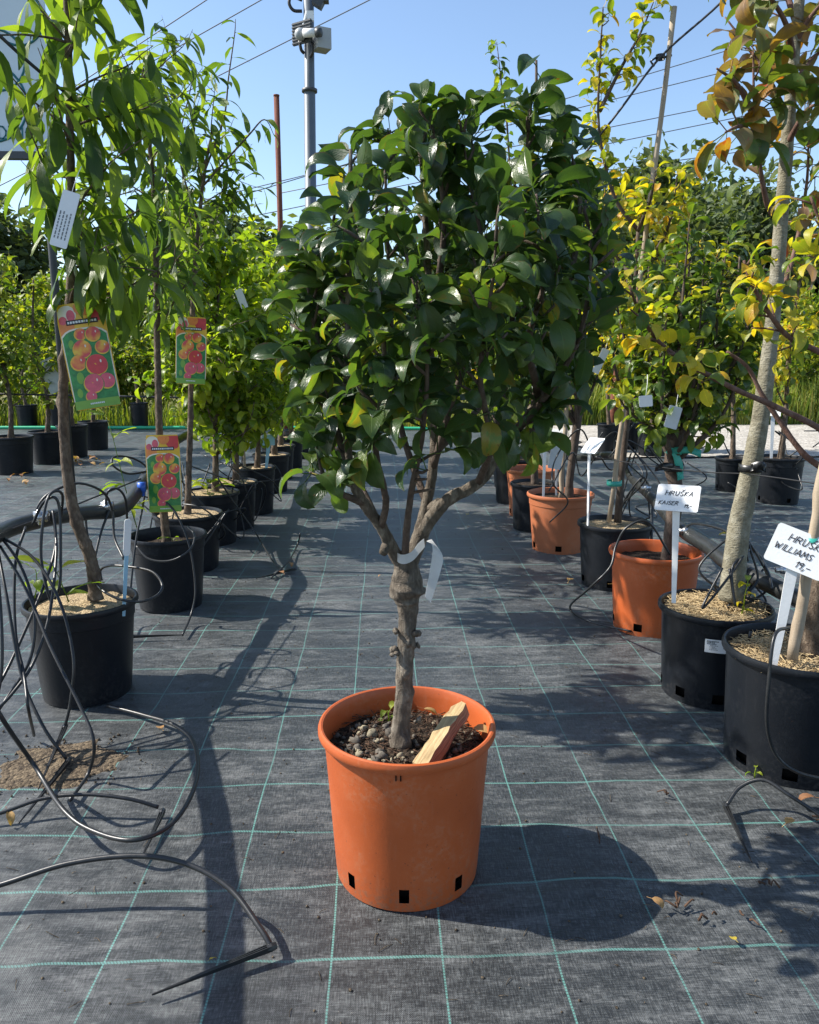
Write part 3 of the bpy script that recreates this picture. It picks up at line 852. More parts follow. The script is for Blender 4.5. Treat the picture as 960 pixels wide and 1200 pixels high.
# ------------------------------------------------------------------ lettering: handwriting strokes and flat print
STROKES = {
 'H': [[(0, 0), (.05, 1)], [(.7, 0), (.75, 1)], [(0, .5), (.75, .55)]],
 'R': [[(0, 0), (.05, 1), (.5, .95), (.6, .75), (.45, .52), (.05, .48)], [(.25, .5), (.7, 0)]],
 'U': [[(0, 1), (.05, .25), (.25, 0), (.5, .1), (.65, .4), (.7, 1)]],
 'Š': [[(.6, .9), (.3, 1), (.05, .8), (.2, .55), (.5, .4), (.5, .12), (.25, 0), (0, .1)], [(.15, 1.4), (.35, 1.15), (.6, 1.4)]],
 'S': [[(.6, .9), (.3, 1), (.05, .8), (.2, .55), (.5, .4), (.5, .12), (.25, 0), (0, .1)]],
 'K': [[(0, 0), (.05, 1)], [(.6, 1), (.05, .45), (.65, 0)]],
 'A': [[(0, 0), (.35, 1), (.7, 0)], [(.12, .35), (.6, .4)]],
 'W': [[(0, 1), (.2, 0), (.45, .7), (.65, 0), (.95, 1)]],
 'I': [[(.15, 0), (.2, 1)]],
 'L': [[(.05, 1), (0, 0), (.5, .05)]],
 'M': [[(0, 0), (.1, 1), (.4, .3), (.7, 1), (.8, 0)]],
 'E': [[(.55, 1), (.05, .95), (0, 0), (.55, .05)], [(.03, .5), (.45, .55)]],
 '1': [[(0, .7), (.25, 1), (.2, 0)]],
 '9': [[(.5, .8), (.3, 1), (.05, .8), (.15, .55), (.45, .6), (.5, .85), (.45, .3), (.3, 0)]],
 ',': [[(.15, .12), (.05, -.18)]],
 '-': [[(0, .45), (.5, .5)]],
 'D': [[(0, 0), (0, 1), (.4, .95), (.65, .6), (.6, .25), (.35, 0), (0, 0)]],
 'N': [[(0, 0), (0, 1), (.65, 0), (.65, 1)]],
 'C': [[(.65, .85), (.4, 1), (.1, .8), (0, .5), (.1, .2), (.4, 0), (.65, .15)]],
 'P': [[(0, 0), (0, 1), (.5, .95), (.6, .72), (.45, .5), (0, .48)]],
}
def write(mb, txt, o, X, Yv, N, h, wd, slant=0.15, gap=0.25, jit=0.0, g=None):
    """flat ribbons along the pen strokes, in the plane X/Yv lifted along N"""
    o, X, Yv, N = [np.asarray(v, float) for v in (o, X, Yv, N)]
    cx = 0.0
    for ch in txt:
        if ch == ' ':
            cx += 0.5; continue
        st = STROKES[ch]
        wmax = max(p[0] for s in st for p in s)
        for s in st:
            for i in range(len(s) - 1):
                a = np.array(s[i]); b = np.array(s[i + 1])
                if g: b = b + np.array([g.uniform(-jit, jit), g.uniform(-jit, jit)])
                pa = o + X * (cx + a[0] + slant * a[1]) * h + Yv * a[1] * h
                pb = o + X * (cx + b[0] + slant * b[1]) * h + Yv * b[1] * h
                d = pb - pa; d /= (np.linalg.norm(d) + 1e-9)
                s_ = np.cross(N, d) * wd / 2
                pa = pa - d * wd * .3; pb = pb + d * wd * .3
                mb.add([pa - s_ + N * .0008, pb - s_ + N * .0008, pb + s_ + N * .0008, pa + s_ + N * .0008], [(0, 1, 2, 3)])
        cx += wmax + gap
    return cx * h
def quad_card(mb, P, thick, N):
    """thin solid plate from an outline"""
    n = len(P); P = [np.asarray(p, float) for p in P]; N = np.asarray(N, float)
    vs = [p + N * thick / 2 for p in P] + [p - N * thick / 2 for p in P]
    fs = [tuple(range(n)), tuple(range(2 * n - 1, n - 1, -1))] + [(i, i + n, (i + 1) % n + n, (i + 1) % n) for i in range(n)]
    mb.add(vs, fs)
def rounded(w, h, r, n=4):
    out = []
    for (cx, cy, a0) in ((w / 2 - r, h / 2 - r, 0), (-w / 2 + r, h / 2 - r, 90), (-w / 2 + r, -h / 2 + r, 180), (w / 2 - r, -h / 2 + r, 270)):
        for i in range(n + 1):
            a = R(a0 + 90 * i / n); out.append((cx + r * math.cos(a), cy + r * math.sin(a)))
    return out

# ------------------------------------------------------------------ the row of pots on each side
def foot(x, y, r):                       # centre of a pot whose front foot edge shows at (x, y)
    p = gz(x, y); return np.array([p[0], p[1] + r * 0.93, 0])
BLK = 'black pots along the tree rows'
P = {}
def mkpot(key, label, x, y, rt, rb, h, mat, fill, fz, **kw):
    c = foot(x, y, rb)
    t, so = pot(label, c, rt, rb, h, mat, fill, fz, **kw)
    P[key] = np.array([c[0], c[1], fz]); return t, so
mkpot('L1', 'black pot topped with level sand, holding the leaning peach stem', 86, 826, 0.214, 0.172, 0.385, 'blackpot', 'sand', .352, holes=0)
mkpot('L2', 'black pot with weeds in dark soil behind the low-hung fruit card', 192, 716, 0.205, 0.168, 0.39, 'blackpot', 'soil', .325, holes=0)
mkpot('L3', 'black pot heaped with pale sand right behind the weedy black pot', 216, 671, 0.215, 0.178, 0.355, 'blackpot', 'sand', .335, holes=0)
mkpot('L4', 'sand-topped black pot with a long-leaved seedling sprouting at its rim', 245, 639, 0.2, 0.165, 0.37, 'blackpot', 'sand', .355, holes=0)
mkpot('L5', 'sand-topped black pot just before the one with the blue stick label', 270, 622, 0.195, 0.16, 0.37, 'blackpot', 'sand', .355, holes=0)
mkpot('L6', 'black pot with the pale blue stick label in its sand', 296, 603, 0.19, 0.155, 0.40, 'blackpot', 'sand', .375, holes=0)
for i, (x, y) in enumerate(((317, 577), (325, 562), (338, 548), (349, 537))):
    mkpot('L%d' % (7 + i), 'black pot in the far end of the row past the blue stick label', x, y, 0.185, 0.15, 0.37, 'blackpot', 'sand', .35, holes=0, n=32, group='far black pots of the peach row')
mkpot('R1', 'large black pot with dry straw and the Williams price sign', 958, 921, 0.232, 0.205, 0.40, 'blackpot', 'straw', .352, holes=8, hole_ph=-0.33, step_=False)
mkpot('R2', 'black pot with printed white barcode sticker and straw on top', 852, 829, 0.215, 0.188, 0.365, 'blackpot', 'straw', .335, holes=8, hole_ph=-0.3, step_=False)
mkpot('R3', 'orange pot between the straw-topped black pot and the pot with a folded sign', 777, 746, 0.222, 0.188, 0.395, 'terracotta', 'soil', .335, holes=6, hole_ph=-0.2, step_=False)
mkpot('R4', 'black pot with pale sand holding a cane and a sign seen edge-on', 727, 692, 0.215, 0.182, 0.375, 'blackpot', 'sand', .345, holes=6, hole_ph=-.32, step_=False)
mkpot('R5', 'faded orange pot with moulded band under its rim and two stick signs', 661, 649, 0.228, 0.185, 0.40, 'terracotta_old', 'soil', .36, holes=6, hole_ph=-.3)
mkpot('R6', 'black pot squeezed between two orange pots', 630, 622, 0.19, 0.165, 0.36, 'blackpot', 'soil', .335, holes=0, step_=False)
mkpot('R7', 'orange pot behind the squeezed-in black pot', 627, 607, 0.225, 0.185, 0.40, 'terracotta_old', 'soil', .35, holes=4)
mkpot('R8', 'black pot behind the last orange pot of the pear row', 606, 590, 0.2, 0.17, 0.4, 'blackpot', 'soil', .37, holes=0)
for i, (x, y) in enumerate(((600, 572), (590, 556), (583, 545))):
    mkpot('R%d' % (9 + i), 'black pot at the far end of the pear row', x, y, 0.19, 0.16, 0.37, 'blackpot', 'sand', .35, holes=0, n=32, group='far black pots of the pear row')
FAR_L = [(8, 556, .24, .42), (52, 544, .23, .40), (82, 536, .2, .42), (107, 527, .21, .40), (29, 502, .19, .43), (66, 503, .19, .43), (162, 502, .17, .47), (238, 506, .17, .45)]
for i, (x, y, r, h) in enumerate(FAR_L):
    lab = {6: 'black pot with the bright blue tag near the green hose', 7: 'black pot by the green hose behind the bright green fruit trees'}.get(i, 'black pot in the far row with dry leaves round it, behind the irrigation pipe' if i < 4 else 'black pot at the foot of the hedge behind the far row')
    mkpot('F%d' % i, lab, x, y, r, r * .84, h, 'blackpot', 'soil', h - .03, holes=0, n=32, group=None if i > 5 else ('black pots of the far row' if i < 4 else 'black pots at the hedge foot'))
FAR_R = [(863, 576, .17, .33), (921, 591, .21, .42), (716, 531, .17, .4), (741, 528, .15, .4), (768, 536, .2, .36), (798, 532, .17, .36)]
for i, (x, y, r, h) in enumerate(FAR_R):
    lab = {0: 'smaller black pot beside the one with the small white stake sign', 1: 'black pot with the small white stake sign near the gravel strip'}.get(i, 'grey-black pot standing behind the bushy glossy pear, by the gravel')
    mkpot('G%d' % i, lab, x, y, r, r * .86, h, 'blackpot', 'soil', h - .03, holes=4, n=32, group=None if i < 2 else 'pots by the gravel strip')

# white sticker on the straw-topped pot
c = P['R2']; st = thing('barcode_sticker', 'white printed sticker with barcode on the black straw-topped pot', 'sticker', (c[0], c[1], 0.2))
rs = 0.2035
def on_pot(th, z): return np.array([c[0] + rs * math.cos(th), c[1] + rs * math.sin(th), z])
th0, th1, z0, z1 = R(-121), R(-88), 0.232, 0.286
mb = MB(); vs, fs = [], []
for i in range(11):
    th = th0 + (th1 - th0) * i / 10
    for z in (z0, z1):
        p = on_pot(th, z); e = nrm([math.cos(th), math.sin(th), 0]); vs.append(p + e * (.008 if z == z1 else .0048))
for i in range(10): fs.append((2 * i, 2 * i + 2, 2 * i + 3, 2 * i + 1))
mb.add(vs, fs); mb.build('label_sheet', M['paper'], st)
mb = MB(); g = random.Random(3)
def patch(u0, u1, v0, v1):
    v_ = []
    for u, v in ((u0, v0), (u1, v0), (u1, v1), (u0, v1)):
        th = th0 + (th1 - th0) * u; z = z0 + (z1 - z0) * v
        v_.append(on_pot(th, z) + nrm([math.cos(th), math.sin(th), 0]) * (.0048 + .0032 * v + .0008))
    mb.add(v_, [(0, 1, 2, 3)])
for r_, (a, b, hh) in enumerate(((.06, .36, .08), (.06, .30, .08), (.06, .34, .07), (.16, .4, .04), (.14, .3, .04), (.14, .33, .04), (.14, .36, .04))):
    u = a
    while u < b:
        wv = g.uniform(.02, .05); patch(u, u + wv, .82 - r_ * .1, .82 - r_ * .1 + hh); u += wv + .012
u = .55
while u < .86:
    wv = g.choice((.006, .012, .02)); patch(u, u + wv, .34, .74); u += wv + g.choice((.006, .01))
mb.build('print', M['inkgrey'], st)['kind'] = 'stuff'

# ------------------------------------------------------------------ signs on stakes
def stick_sign(label, foot_p, top, wid, hgt, right, lines, stake_w=0.02, depth_n=None, group=None, mat='white', ink=True, seed=1):
    """T-shaped plastic plant sign: a stake up to the plate centre-bottom; right = plate's horizontal axis"""
    foot_p = np.asarray(foot_p, float); top = np.asarray(top, float)
    t = thing('plant_sign', label, 'sign', foot_p, group)
    X = nrm(right); Z = nrm(depth_n) if depth_n is not None else None
    N = Z
    Yv = np.cross(N, X); Yv = nrm(Yv)
    mb = MB()
    sd = nrm(top - foot_p); sx = nrm(np.cross(sd, N))
    for k in (-1, 1): pass
    P0, P1 = foot_p - sd * 0.05, top + Yv * 0.015
    quad_card(mb, [P0 - sx * stake_w * .35, P0 + sx * stake_w * .35, P1 + sx * stake_w * .6, P1 - sx * stake_w * .6], 0.008, N)
    mb.build('stake', M[mat], t, smooth=False)
    cpt = top + Yv * hgt / 2 + N * 0.006
    mb = MB()
    quad_card(mb, [cpt + X * a + Yv * b for a, b in rounded(wid, hgt, min(wid, hgt) * .08)], 0.003, N)
    pl = mb.build('plate', M[mat], t, smooth=False)
    if lines:
        mb = MB(); g = random.Random(seed)
        for (txt, u, v, hh) in lines:
            write(mb, txt, cpt + X * (u - .5) * wid + Yv * (v - .5) * hgt + N * 0.002, X, Yv, N, hh * hgt, hgt * 0.022, .2, .22, .07, g)
        mb.build('handwriting', M['ink'], pl, smooth=False)
    return t
tocam = lambda p, up=0.3: nrm(np.array([-p[0], -p[1], 0]) / np.linalg.norm(p[:2]) + np.array([0, 0, up]))
# Kaiser sign
p = at(790, 692, P['R2'][1] - .17); q = at(792, 600, P['R2'][1] - .17)
nn = nrm(np.array([-.42, -.7, .6])); X = nrm(np.array([.86, -.51, .02]))
stick_sign('white stake sign handwritten HRUŠKA KAISER at the rim of the straw-topped pot', p, q, 0.155, 0.110, nrm(X - nn * (X @ nn)), [('HRUŠKA', .2, .58, .17), ('KAISER', .08, .22, .14), ('19,-', .68, .16, .11)], .022, nn)
p = at(908, 772, P['R1'][1] - .12); q = at(927, 668, P['R1'][1] - .12)
nn = nrm(np.array([-.35, -1, .35])); X = nrm(np.array([1, -.3, -.42]))
stick_sign('tilted white stake sign handwritten HRUŠKA WILLIAMS in the pot with the thick cane', p, q, 0.175, 0.125, nrm(X - nn * (X @ nn)), [('HRUŠKA', .25, .66, .17), ('WILLIAMS', .08, .38, .15), ('19,-', .52, .1, .16)], .028, nn)
p = at(689, 608, P['R4'][1] - .1); q = at(689, 532, P['R4'][1] - .1)
nn = nrm(np.array([-.85, -.25, .75])); X = nrm(np.array([.35, -.8, .0]))
stick_sign('white stake sign turned edge-on beside a cane in the sand-topped pot', p, q, 0.15, 0.11, nrm(X - nn * (X @ nn)), [], .02, nn)
p = at(637, 578, P['R5'][1] - .14); q = at(639, 520, P['R5'][1] - .14)
nn = nrm(np.array([-.15, -1, .9])); X = nrm(np.array([1, -.1, -.05]))
stick_sign('white stake sign at the rim of the faded orange pot', p, q, 0.125, 0.10, nrm(X - nn * (X @ nn)), [('HRUŠKA', .2, .5, .2)], .02, nn)
p = at(652, 578, P['R5'][1] + .05); q = at(652, 517, P['R5'][1] + .05)
stick_sign('second, higher white sign behind the other in the faded orange pot', p, q, 0.13, 0.10, nrm(np.array([1, -.1, -.08])), [('HRUŠKA', .2, .5, .2)], .018, nn)
p = at(904, 537, P['G1'][1]); q = at(906, 488, P['G1'][1])
nn = nrm(np.array([-.35, -1, .7])); X = nrm(np.array([1, -.3, -.1]))
stick_sign('small white stake sign in the pot by the gravel strip', p, q, 0.125, 0.10, nrm(X - nn * (X @ nn)), [('HRUŠKA', .2, .5, .2)], .03, nn)
p = at(312, 550, P['L6'][1] - .1); q = at(315, 522, P['L6'][1] - .1)
nn = nrm(np.array([.1, -1, .2])); X = np.array([1, .1, 0])
stick_sign('pale blue stick label in the sand-topped pot of the peach row', p, q, 0.105, 0.09, nrm(X - nn * (X @ nn)), [('S', .2, .5, .2)], .028, nn, mat='bluetag')
# slim blue-white stick in the first sand pot
p = at(146, 700, P['L1'][1] - .08); q = at(150, 612, P['L1'][1] - .1)
t = thing('stick_label', 'slim pale blue plastic stick at the rim of the sand-topped pot', 'label', p)
nn = nrm(np.array([.5, -1, 0.1])); sx = nrm(np.cross(q - p, nn)); d = nrm(q - p)
mb = MB(); quad_card(mb, [p - d * .08 - sx * .006, p - d * .08 + sx * .006, p + (q - p) * .62 + sx * .008, p + (q - p) * .62 - sx * .008], .004, nn); mb.build('stem', M['bluetag'], t, smooth=False)
mb = MB(); m_ = p + (q - p) * .8; quad_card(mb, [m_ + sx * a + d * b for a, b in rounded(.026, .15, .012)], .005, nn); mb.build('blade', M['white'], t, smooth=False)
# blue tag in the distance
p = at(163, 478, P['F6'][1]); t = thing('stick_label', 'small bright blue tag standing in a far pot by the hedge', 'label', p)
mb = MB(); quad_card(mb, [p + np.array([a, 0, b]) for a, b in rounded(.15, .13, .05)], .004, np.array([0, -1., 0])); mb.build('blade', M['bluetag'], t, smooth=False)
mb = MB(); mb.tube([p - np.array([0, 0, .06]), p - np.array([0, 0, .4])], .012, 6); mb.build('stem', M['bluetag'], t)

# ------------------------------------------------------------------ printed fruit cards
def fruit_card(label, centre, w_, h_, X, N, hang_from=None):
    centre = np.asarray(centre, float)
    t = thing('fruit_card', label, 'tag', centre)
    X = nrm(X); N = nrm(N); X = nrm(X - N * (X @ N)); Yv = np.cross(N, X)
    def pt(u, v, e=0.0, bow=True): 
        bz = 0.010 * (1 - (2 * u - 1) ** 2) * w_ / .18 if bow else 0
        return centre + X * (u - .5) * w_ + Yv * (v - .5) * h_ + N * (e + bz)
    mb = MB(); vs, fs = [], []
    cols, rows = 10, 6
    ol = lambda v: 0.0
    for j in range(rows + 1):
        for i in range(cols + 1): 
            u = i / cols; v = j / rows
            if j in (0, rows) and i in (0, cols): u = .05 if i == 0 else .95
            vs.append(pt(u, v))
    for j in range(rows):
        for i in range(cols):
            a = j * (cols + 1) + i; fs.append((a, a + 1, a + cols + 2, a + cols + 1))
    mb.add(vs, fs)
    n0 = len(vs); mb.add([v - N * .0015 for v in vs], [f[::-1] for f in fs])
    card = mb.build('card', [M['c_yellow']], t)
    def region(name, poly, e, mat):
        m2 = MB(); P_ = [pt(u, v, e) for u, v in poly]; m2.add(P_, [tuple(range(len(P_)))]); m2.build(name, M[mat], card, smooth=False)
    def grid_region(name, u0, u1, v0, v1, e, mat, topround=0.0):
        m2 = MB(); vs, fs = [], []
        for i in range(11):
            u = u0 + (u1 - u0) * i / 10
            top = v1 - topround * (abs(2 * i / 10 - 1) ** 4)
            vs += [pt(u, v0, e), pt(u, top, e)]
        for i in range(10): fs.append((2 * i, 2 * i + 2, 2 * i + 3, 2 * i + 1))
        m2.add(vs, fs); m2.build(name, M[mat], card)
    def disc(u, v, r, mat, e, sx=1.0, name='printed_fruit'):
        m2 = MB(); P_ = []
        for k in range(16):
            a = 2 * math.pi * k / 16
            uu = min(.97, max(.03, u + r * sx * math.cos(a))); P_.append(pt(uu, min(.985, v + r * w_ / h_ * math.sin(a)), e))
        m2.add(P_ + [pt(u, v, e)], [(k, (k + 1) % 16, 16) for k in range(16)]); m2.build(name, M[mat], card)
    grid_region('printed_header', .02, .34, .70, .83, .0006, 'c_orange')
    disc(.22, .90, .20, 'c_cream', .0007); disc(.84, .92, .24, 'c_red', .0007); disc(.55, .95, .17, 'c_orange', .0009); disc(.30, .885, .13, 'c_pink', .0011, .7); disc(.12, .85, .09, 'c_pink', .0010)
    grid_region('white_border', .02, .98, .08, .765, .0012, 'c_cream', .06)
    grid_region('printed_foliage', .04, .96, .07, .75, .0018, 'c_green', .06)
    for (u, v, r) in ((.2, .62, .1), (.75, .64, .08), (.25, .3, .13), (.72, .34, .1), (.5, .2, .12), (.18, .16, .1)): disc(u, v, r, 'c_lime', .0022, .6, 'printed_leaf')
    for i, (u, v, r, m0) in enumerate(((.42, .70, .13, 'c_yellow'), (.68, .69, .16, 'c_orange'), (.40, .56, .2, 'c_yellow'), (.82, .56, .15, 'c_pink'), (.27, .44, .17, 'c_yellow'), (.64, .40, .23, 'c_red'), (.78, .24, .17, 'c_pink'), (.50, .23, .21, 'c_pink'), (.40, .11, .12, 'c_pink'))):
        e = .0024 + i * .0003
        disc(u, v, r * 1.08, 'c_green', e); disc(u, v, r, 'c_yellow', e + .0001)
        disc(u + .012, v + .008, r * .95, 'c_fruit' if i < 5 else ('c_red' if i == 5 else 'c_pink'), e + .0002)
        disc(u + r * .42, v + r * .16, r * .16, 'c_cream', e + .0003, .5)
    grid_region('green_strip', .03, .97, .005, .085, .0058, 'c_lime')
    grid_region('name_strip', .18, .84, .80, .845, .0022, 'ink')
    m2 = MB(); gg = random.Random(5); u = .21
    while u < .8:
        wv = gg.uniform(.02, .05); P_ = [pt(u, .812, .003), pt(u + wv, .812, .003), pt(u + wv, .833, .003), pt(u, .833, .003)]; m2.add(P_, [(0, 1, 2, 3)]); u += wv + .015
    u = .36
    while u < .66:
        wv = gg.uniform(.02, .04); P_ = [pt(u, .04, .0065), pt(u + wv, .04, .0065), pt(u + wv, .055, .0065), pt(u, .055, .0065)]; m2.add(P_, [(0, 1, 2, 3)]); u += wv + .012
    m2.build('print', M['paper'], card, smooth=False)['kind'] = 'stuff'
    return t
cy = P['L1'][1] - .1
fruit_card('largest fruit picture card, tilted, hanging on the leaning peach stem', at(104, 417, cy), .168, .385, np.array([1, -.1, .17]), np.array([.15, -1, .12]))
fruit_card('fruit picture card hung low over the weedy black pot', at(192, 555, P['L2'][1] - .1), .175, .405, np.array([1, -.1, 0.03]), np.array([.1, -1, .1]))
fruit_card('fruit picture card hung at head height on the peach tree behind the low-hung card', at(224, 411, P['L3'][1] - .05), .185, .405, np.array([1, -.1, -.03]), np.array([.1, -1, .1]))

# ------------------------------------------------------------------ other trees
def grow(p, d, ln, g, up=0.0, wob=0.18, n=7):
    pts = [np.asarray(p, float)]; d = nrm(d)
    for i in range(n):
        d = nrm(d + rv(g) * wob * 0.5 + np.array([0, 0, up / n]))
        pts.append(pts[-1] + d * ln / n)
    return pts
def shoot_leaves(L, pts, g, gap, size, droop, start=0.1, spread=0.9):
    """alternate long leaves along a shoot, hanging by `droop`"""
    seg = [np.linalg.norm(pts[i + 1] - pts[i]) for i in range(len(pts) - 1)]
    tot = sum(seg); s = tot * start; ph = g.uniform(0, 6)
    while s < tot:
        q = 0; i = 0
        while i < len(seg) - 1 and q + seg[i] < s: q += seg[i]; i += 1
        p = pts[i] + (pts[i + 1] - pts[i]) * min(1, (s - q) / max(seg[i], 1e-6))
        T = nrm(pts[i + 1] - pts[i]); ph += 2.4
        a = nrm(np.cross(T, [0.3, 0.2, 1])); b = np.cross(T, a)
        side = a * math.cos(ph) + b * math.sin(ph)
        d = nrm(side * spread + T * 0.5 + np.array([0, 0, -droop * g.uniform(.5, 1.3)]) + rv(g) * .15)
        n = nrm(np.array([0, 0, 1.0]) + side * 0.4 + rv(g) * .3)
        L.append((p, d, n, g.uniform(*size) * (1 - .35 * max(0, s / tot - .8) * 5)))
        s += gap * g.uniform(.7, 1.3)
def peach_tree(label, trunk, r0, r1, seed, crown0, nsh, shlen, leafsize, droop, gap, solo, mat='peach', bmat='bark_peach', up=0.5, name='peach_tree', extra=(), group=None, outw=1.0, kind='peach', bend=()):
    """trunk: world points; shoots leave it above fraction crown0"""
    g = random.Random(seed)
    pts = catmull(trunk, 5); N = len(pts)
    t = thing(name, label, 'tree', trunk[0], group)
    rad = [r0 + (r1 - r0) * i / (N - 1) for i in range(N)]
    rad[0] *= 1.25; rad[1] *= 1.1
    kn = [(g.uniform(.03, .9), g.uniform(0, 6.28), r0 * g.uniform(.25, .55), .008, .5) for _ in range(14)]
    pts_f = catmull(trunk, 16); rad_f = np.interp(np.linspace(0, 1, len(pts_f)), np.linspace(0, 1, N), rad)
    MB().tube(pts_f, rad_f, 12, True, knobby(list(bend) + kn, .08, seed, 40)).build('trunk', M[bmat], t)
    L = []
    for k in range(nsh):
        f = crown0 + (1 - crown0) * (k + g.random()) / nsh
        i = min(N - 2, int(f * (N - 1)))
        p = pts[i]; th = g.uniform(0, 6.283)
        d = np.array([math.cos(th) * outw, math.sin(th) * outw, g.uniform(.3, 1.0)])
        ln = g.uniform(*shlen) * (1.1 - .4 * f)
        sp = grow(p, d, ln, g, up, .22)
        mb = MB(); rr = max(.004, rad[i] * .4)
        mb.tube(sp, [rr * (1 - .75 * j / (len(sp) - 1)) for j in range(len(sp))], 6)
        if kind == 'peach': shoot_leaves(L, sp, g, gap, leafsize, droop)
        else: spur_leaves(mb, L, sp, None, g, gap, (.01, .05), (3, 5), leafsize, .15, twigr=.003)
        for _ in range(2 if ln > .3 else 1):
            j = g.randint(2, len(sp) - 2); s2 = grow(sp[j], nrm(rv(g) + np.array([0, 0, .5])), ln * .5, g, up, .2, 5)
            mb.tube(s2, [rr * .5 * (1 - .7 * q / 5) for q in range(6)], 5)
            if kind == 'peach': shoot_leaves(L, s2, g, gap, leafsize, droop)
            else: spur_leaves(mb, L, s2, None, g, gap, (.01, .05), (3, 5), leafsize, .15, twigr=.003)
        mb.build('branch', M[bmat], t)
    for sp in extra:
        sp = catmull(sp, 5)
        mb = MB(); mb.tube(sp, [.007 * (1 - .75 * j / (len(sp) - 1)) for j in range(len(sp))], 6)
        if kind == 'peach': shoot_leaves(L, sp, g, gap, leafsize, droop)
        else: spur_leaves(mb, L, sp, None, g, gap, (.01, .05), (3, 5), leafsize, .15, twigr=.003)
        mb.build('branch', M[bmat], t)
    put_leaves(L, kind, t, mat, solo, seed)
    return t
def path(Y, *pp): return [at(x, y, Y + (q[0] if q else 0)) for (x, y, *q) in pp]
Y1 = P['L1'][1] + .02
peach_tree('peach tree with long drooping leaves on the leaning stem in the sand-topped pot', path(Y1, (112, 702), (110, 672), (103, 645), (90, 612), (81, 570), (76, 520), (74, 460), (78, 400), (83, 330), (84, 250), (82, 150), (80, 50), (76, -50), (74, -130)),
    .026, .010, 21, .58, 28, (.3, .55), (.145, .23), 1.2, .043, 300, up=.1, bend=[(.05, 1.0, .008, .02, .6)])
Y2 = P['L2'][1] + .02
peach_tree('tall peach tree with drooping leaves behind the low-hung fruit card', path(Y2, (196, 640), (192, 600), (188, 540), (186, 470), (184, 390), (183, 300), (180, 220), (172, 140), (168, 80)),
    .024, .008, 22, .50, 24, (.35, .6), (.12, .19), .85, .046, 280, up=.4, extra=(path(Y2, (183, 300), (150, 250), (120, 230), (112, 215)),))
Y3 = P['L3'][1]
peach_tree('peach tree with upright leafy shoots behind the head-height fruit card', path(Y3, (220, 605), (221, 560), (223, 500), (224, 430), (226, 350), (232, 270), (240, 200), (250, 150)),
    .022, .008, 23, .48, 22, (.35, .65), (.115, .18), .5, .046, 280, up=.8, extra=(path(Y3, (240, 200), (262, 140), (268, 90), (275, 40), (276, 22)), path(Y3, (232, 260), (210, 180), (222, 110), (230, 80)), path(Y3, (236, 220), (290, 160), (310, 140), (322, 160))))
for key, tx, sd, lab in (('L4', 258, 24, 'bright green fruit tree rising from the pot with the seedling'), ('L5', 284, 25, 'bright green fruit tree in the pot just before the blue stick label'), ('L6', 305, 26, 'bright green fruit tree in the pot with the blue stick label')):
    c = P[key]; g = random.Random(sd)
    b = np.array([c[0] + .03, c[1], c[2] - .03]); top = b + np.array([g.uniform(-.1, .2), 0, 1.75])
    peach_tree(lab, [b, b + np.array([.02, 0, .4]), b + np.array([g.uniform(-.06, .06), 0, .9]), top], .026, .008, sd, .25, 26, (.4, .75), (.075, .115), .5, .06, 200, 'bright', up=.7, name='fruit_tree', kind='round')
for i, key in enumerate(('L7', 'L8', 'L9', 'L10')):
    c = P[key]; g = random.Random(60 + i)
    b = np.array([c[0] + .03, c[1], c[2] - .03])
    peach_tree('bright green fruit tree at the far end of the peach row', [b, b + np.array([.02, 0, .5]), b + np.array([g.uniform(-.1, .1), 0, 1.1]), b + np.array([g.uniform(-.1, .1), 0, 1.9])], .028, .008, 70 + i, .22, 24, (.4, .8), (.085, .125), .5, .07, 0, 'bright', up=.7, name='fruit_tree', kind='round', group='far fruit trees of the peach row')

# ---- right row
def spur_tree(label, base, limbs, seed, mat, solo, leaf, gap, trunk_r, nleaf=(4, 6), slen=(.02, .07), bmat='bark_twig', name='pear_tree', kind='pear', limb_r=.012, centre=None, trunkmat=None, start=.25, bumps=(), group=None, amp=.1):
    g = random.Random(seed)
    t = thing(name, label, 'tree', base, group)
    L = []
    for li, lm in enumerate(limbs):
        pts = catmull(lm, 5); n = len(pts)
        mb = MB()
        if li == 0:
            rad = list(np.interp(np.linspace(0, 1, n), np.linspace(0, 1, len(trunk_r)), trunk_r))
            mb.tube(pts, rad, 12, True, knobby(list(bumps), amp * .6, seed, 30))
            mb.build('trunk', M[trunkmat or bmat], t); continue
        rad = [limb_r * (1 - .75 * i / (n - 1)) for i in range(n)]
        mb.tube(pts, rad, 7, True, knobby([], amp, li + seed, 40))
        spur_leaves(mb, L, pts, rad, g, gap, slen, nleaf, leaf, start, centre, twigr=.003)
        mb.build('branch', M[bmat], t)
    put_leaves(L, kind, t, mat, solo, seed)
    return t
# R3: bushy glossy pear
Y = P['R3'][1]
tr3 = path(Y, (781, 668), (783, 640), (790, 600), (793, 575), (788, 545), (792, 515), (800, 490))
g = random.Random(31)
limbs = [tr3]
for k in range(21):
    th = k * 2.4; rr = g.uniform(.12, .36)
    s = tr3[-1 - (k % 3)]
    e = np.array([tr3[-1][0] + rr * math.cos(th), Y + rr * math.sin(th), g.uniform(1.45, 1.9)])
    m1 = s + (e - s) * .35 + np.array([math.cos(th), math.sin(th), 0]) * .1
    limbs.append([s, m1, s + (e - s) * .7 + np.array([math.cos(th), math.sin(th), 0]) * .06, e])
limbs.append([tr3[-2], *path(Y - .1, (760, 500), (735, 480), (725, 465))])
spur_tree('bushy glossy green pear tree with teal tape, in the orange pot', tr3[0], limbs, 32, 'glossy', 300, (.062, .095), .050, [.034, .026, .036, .03, .04, .034, .026], nleaf=(4, 6), centre=np.array([tr3[-1][0], Y, 1.5]), trunkmat='bark_twig', amp=.16)
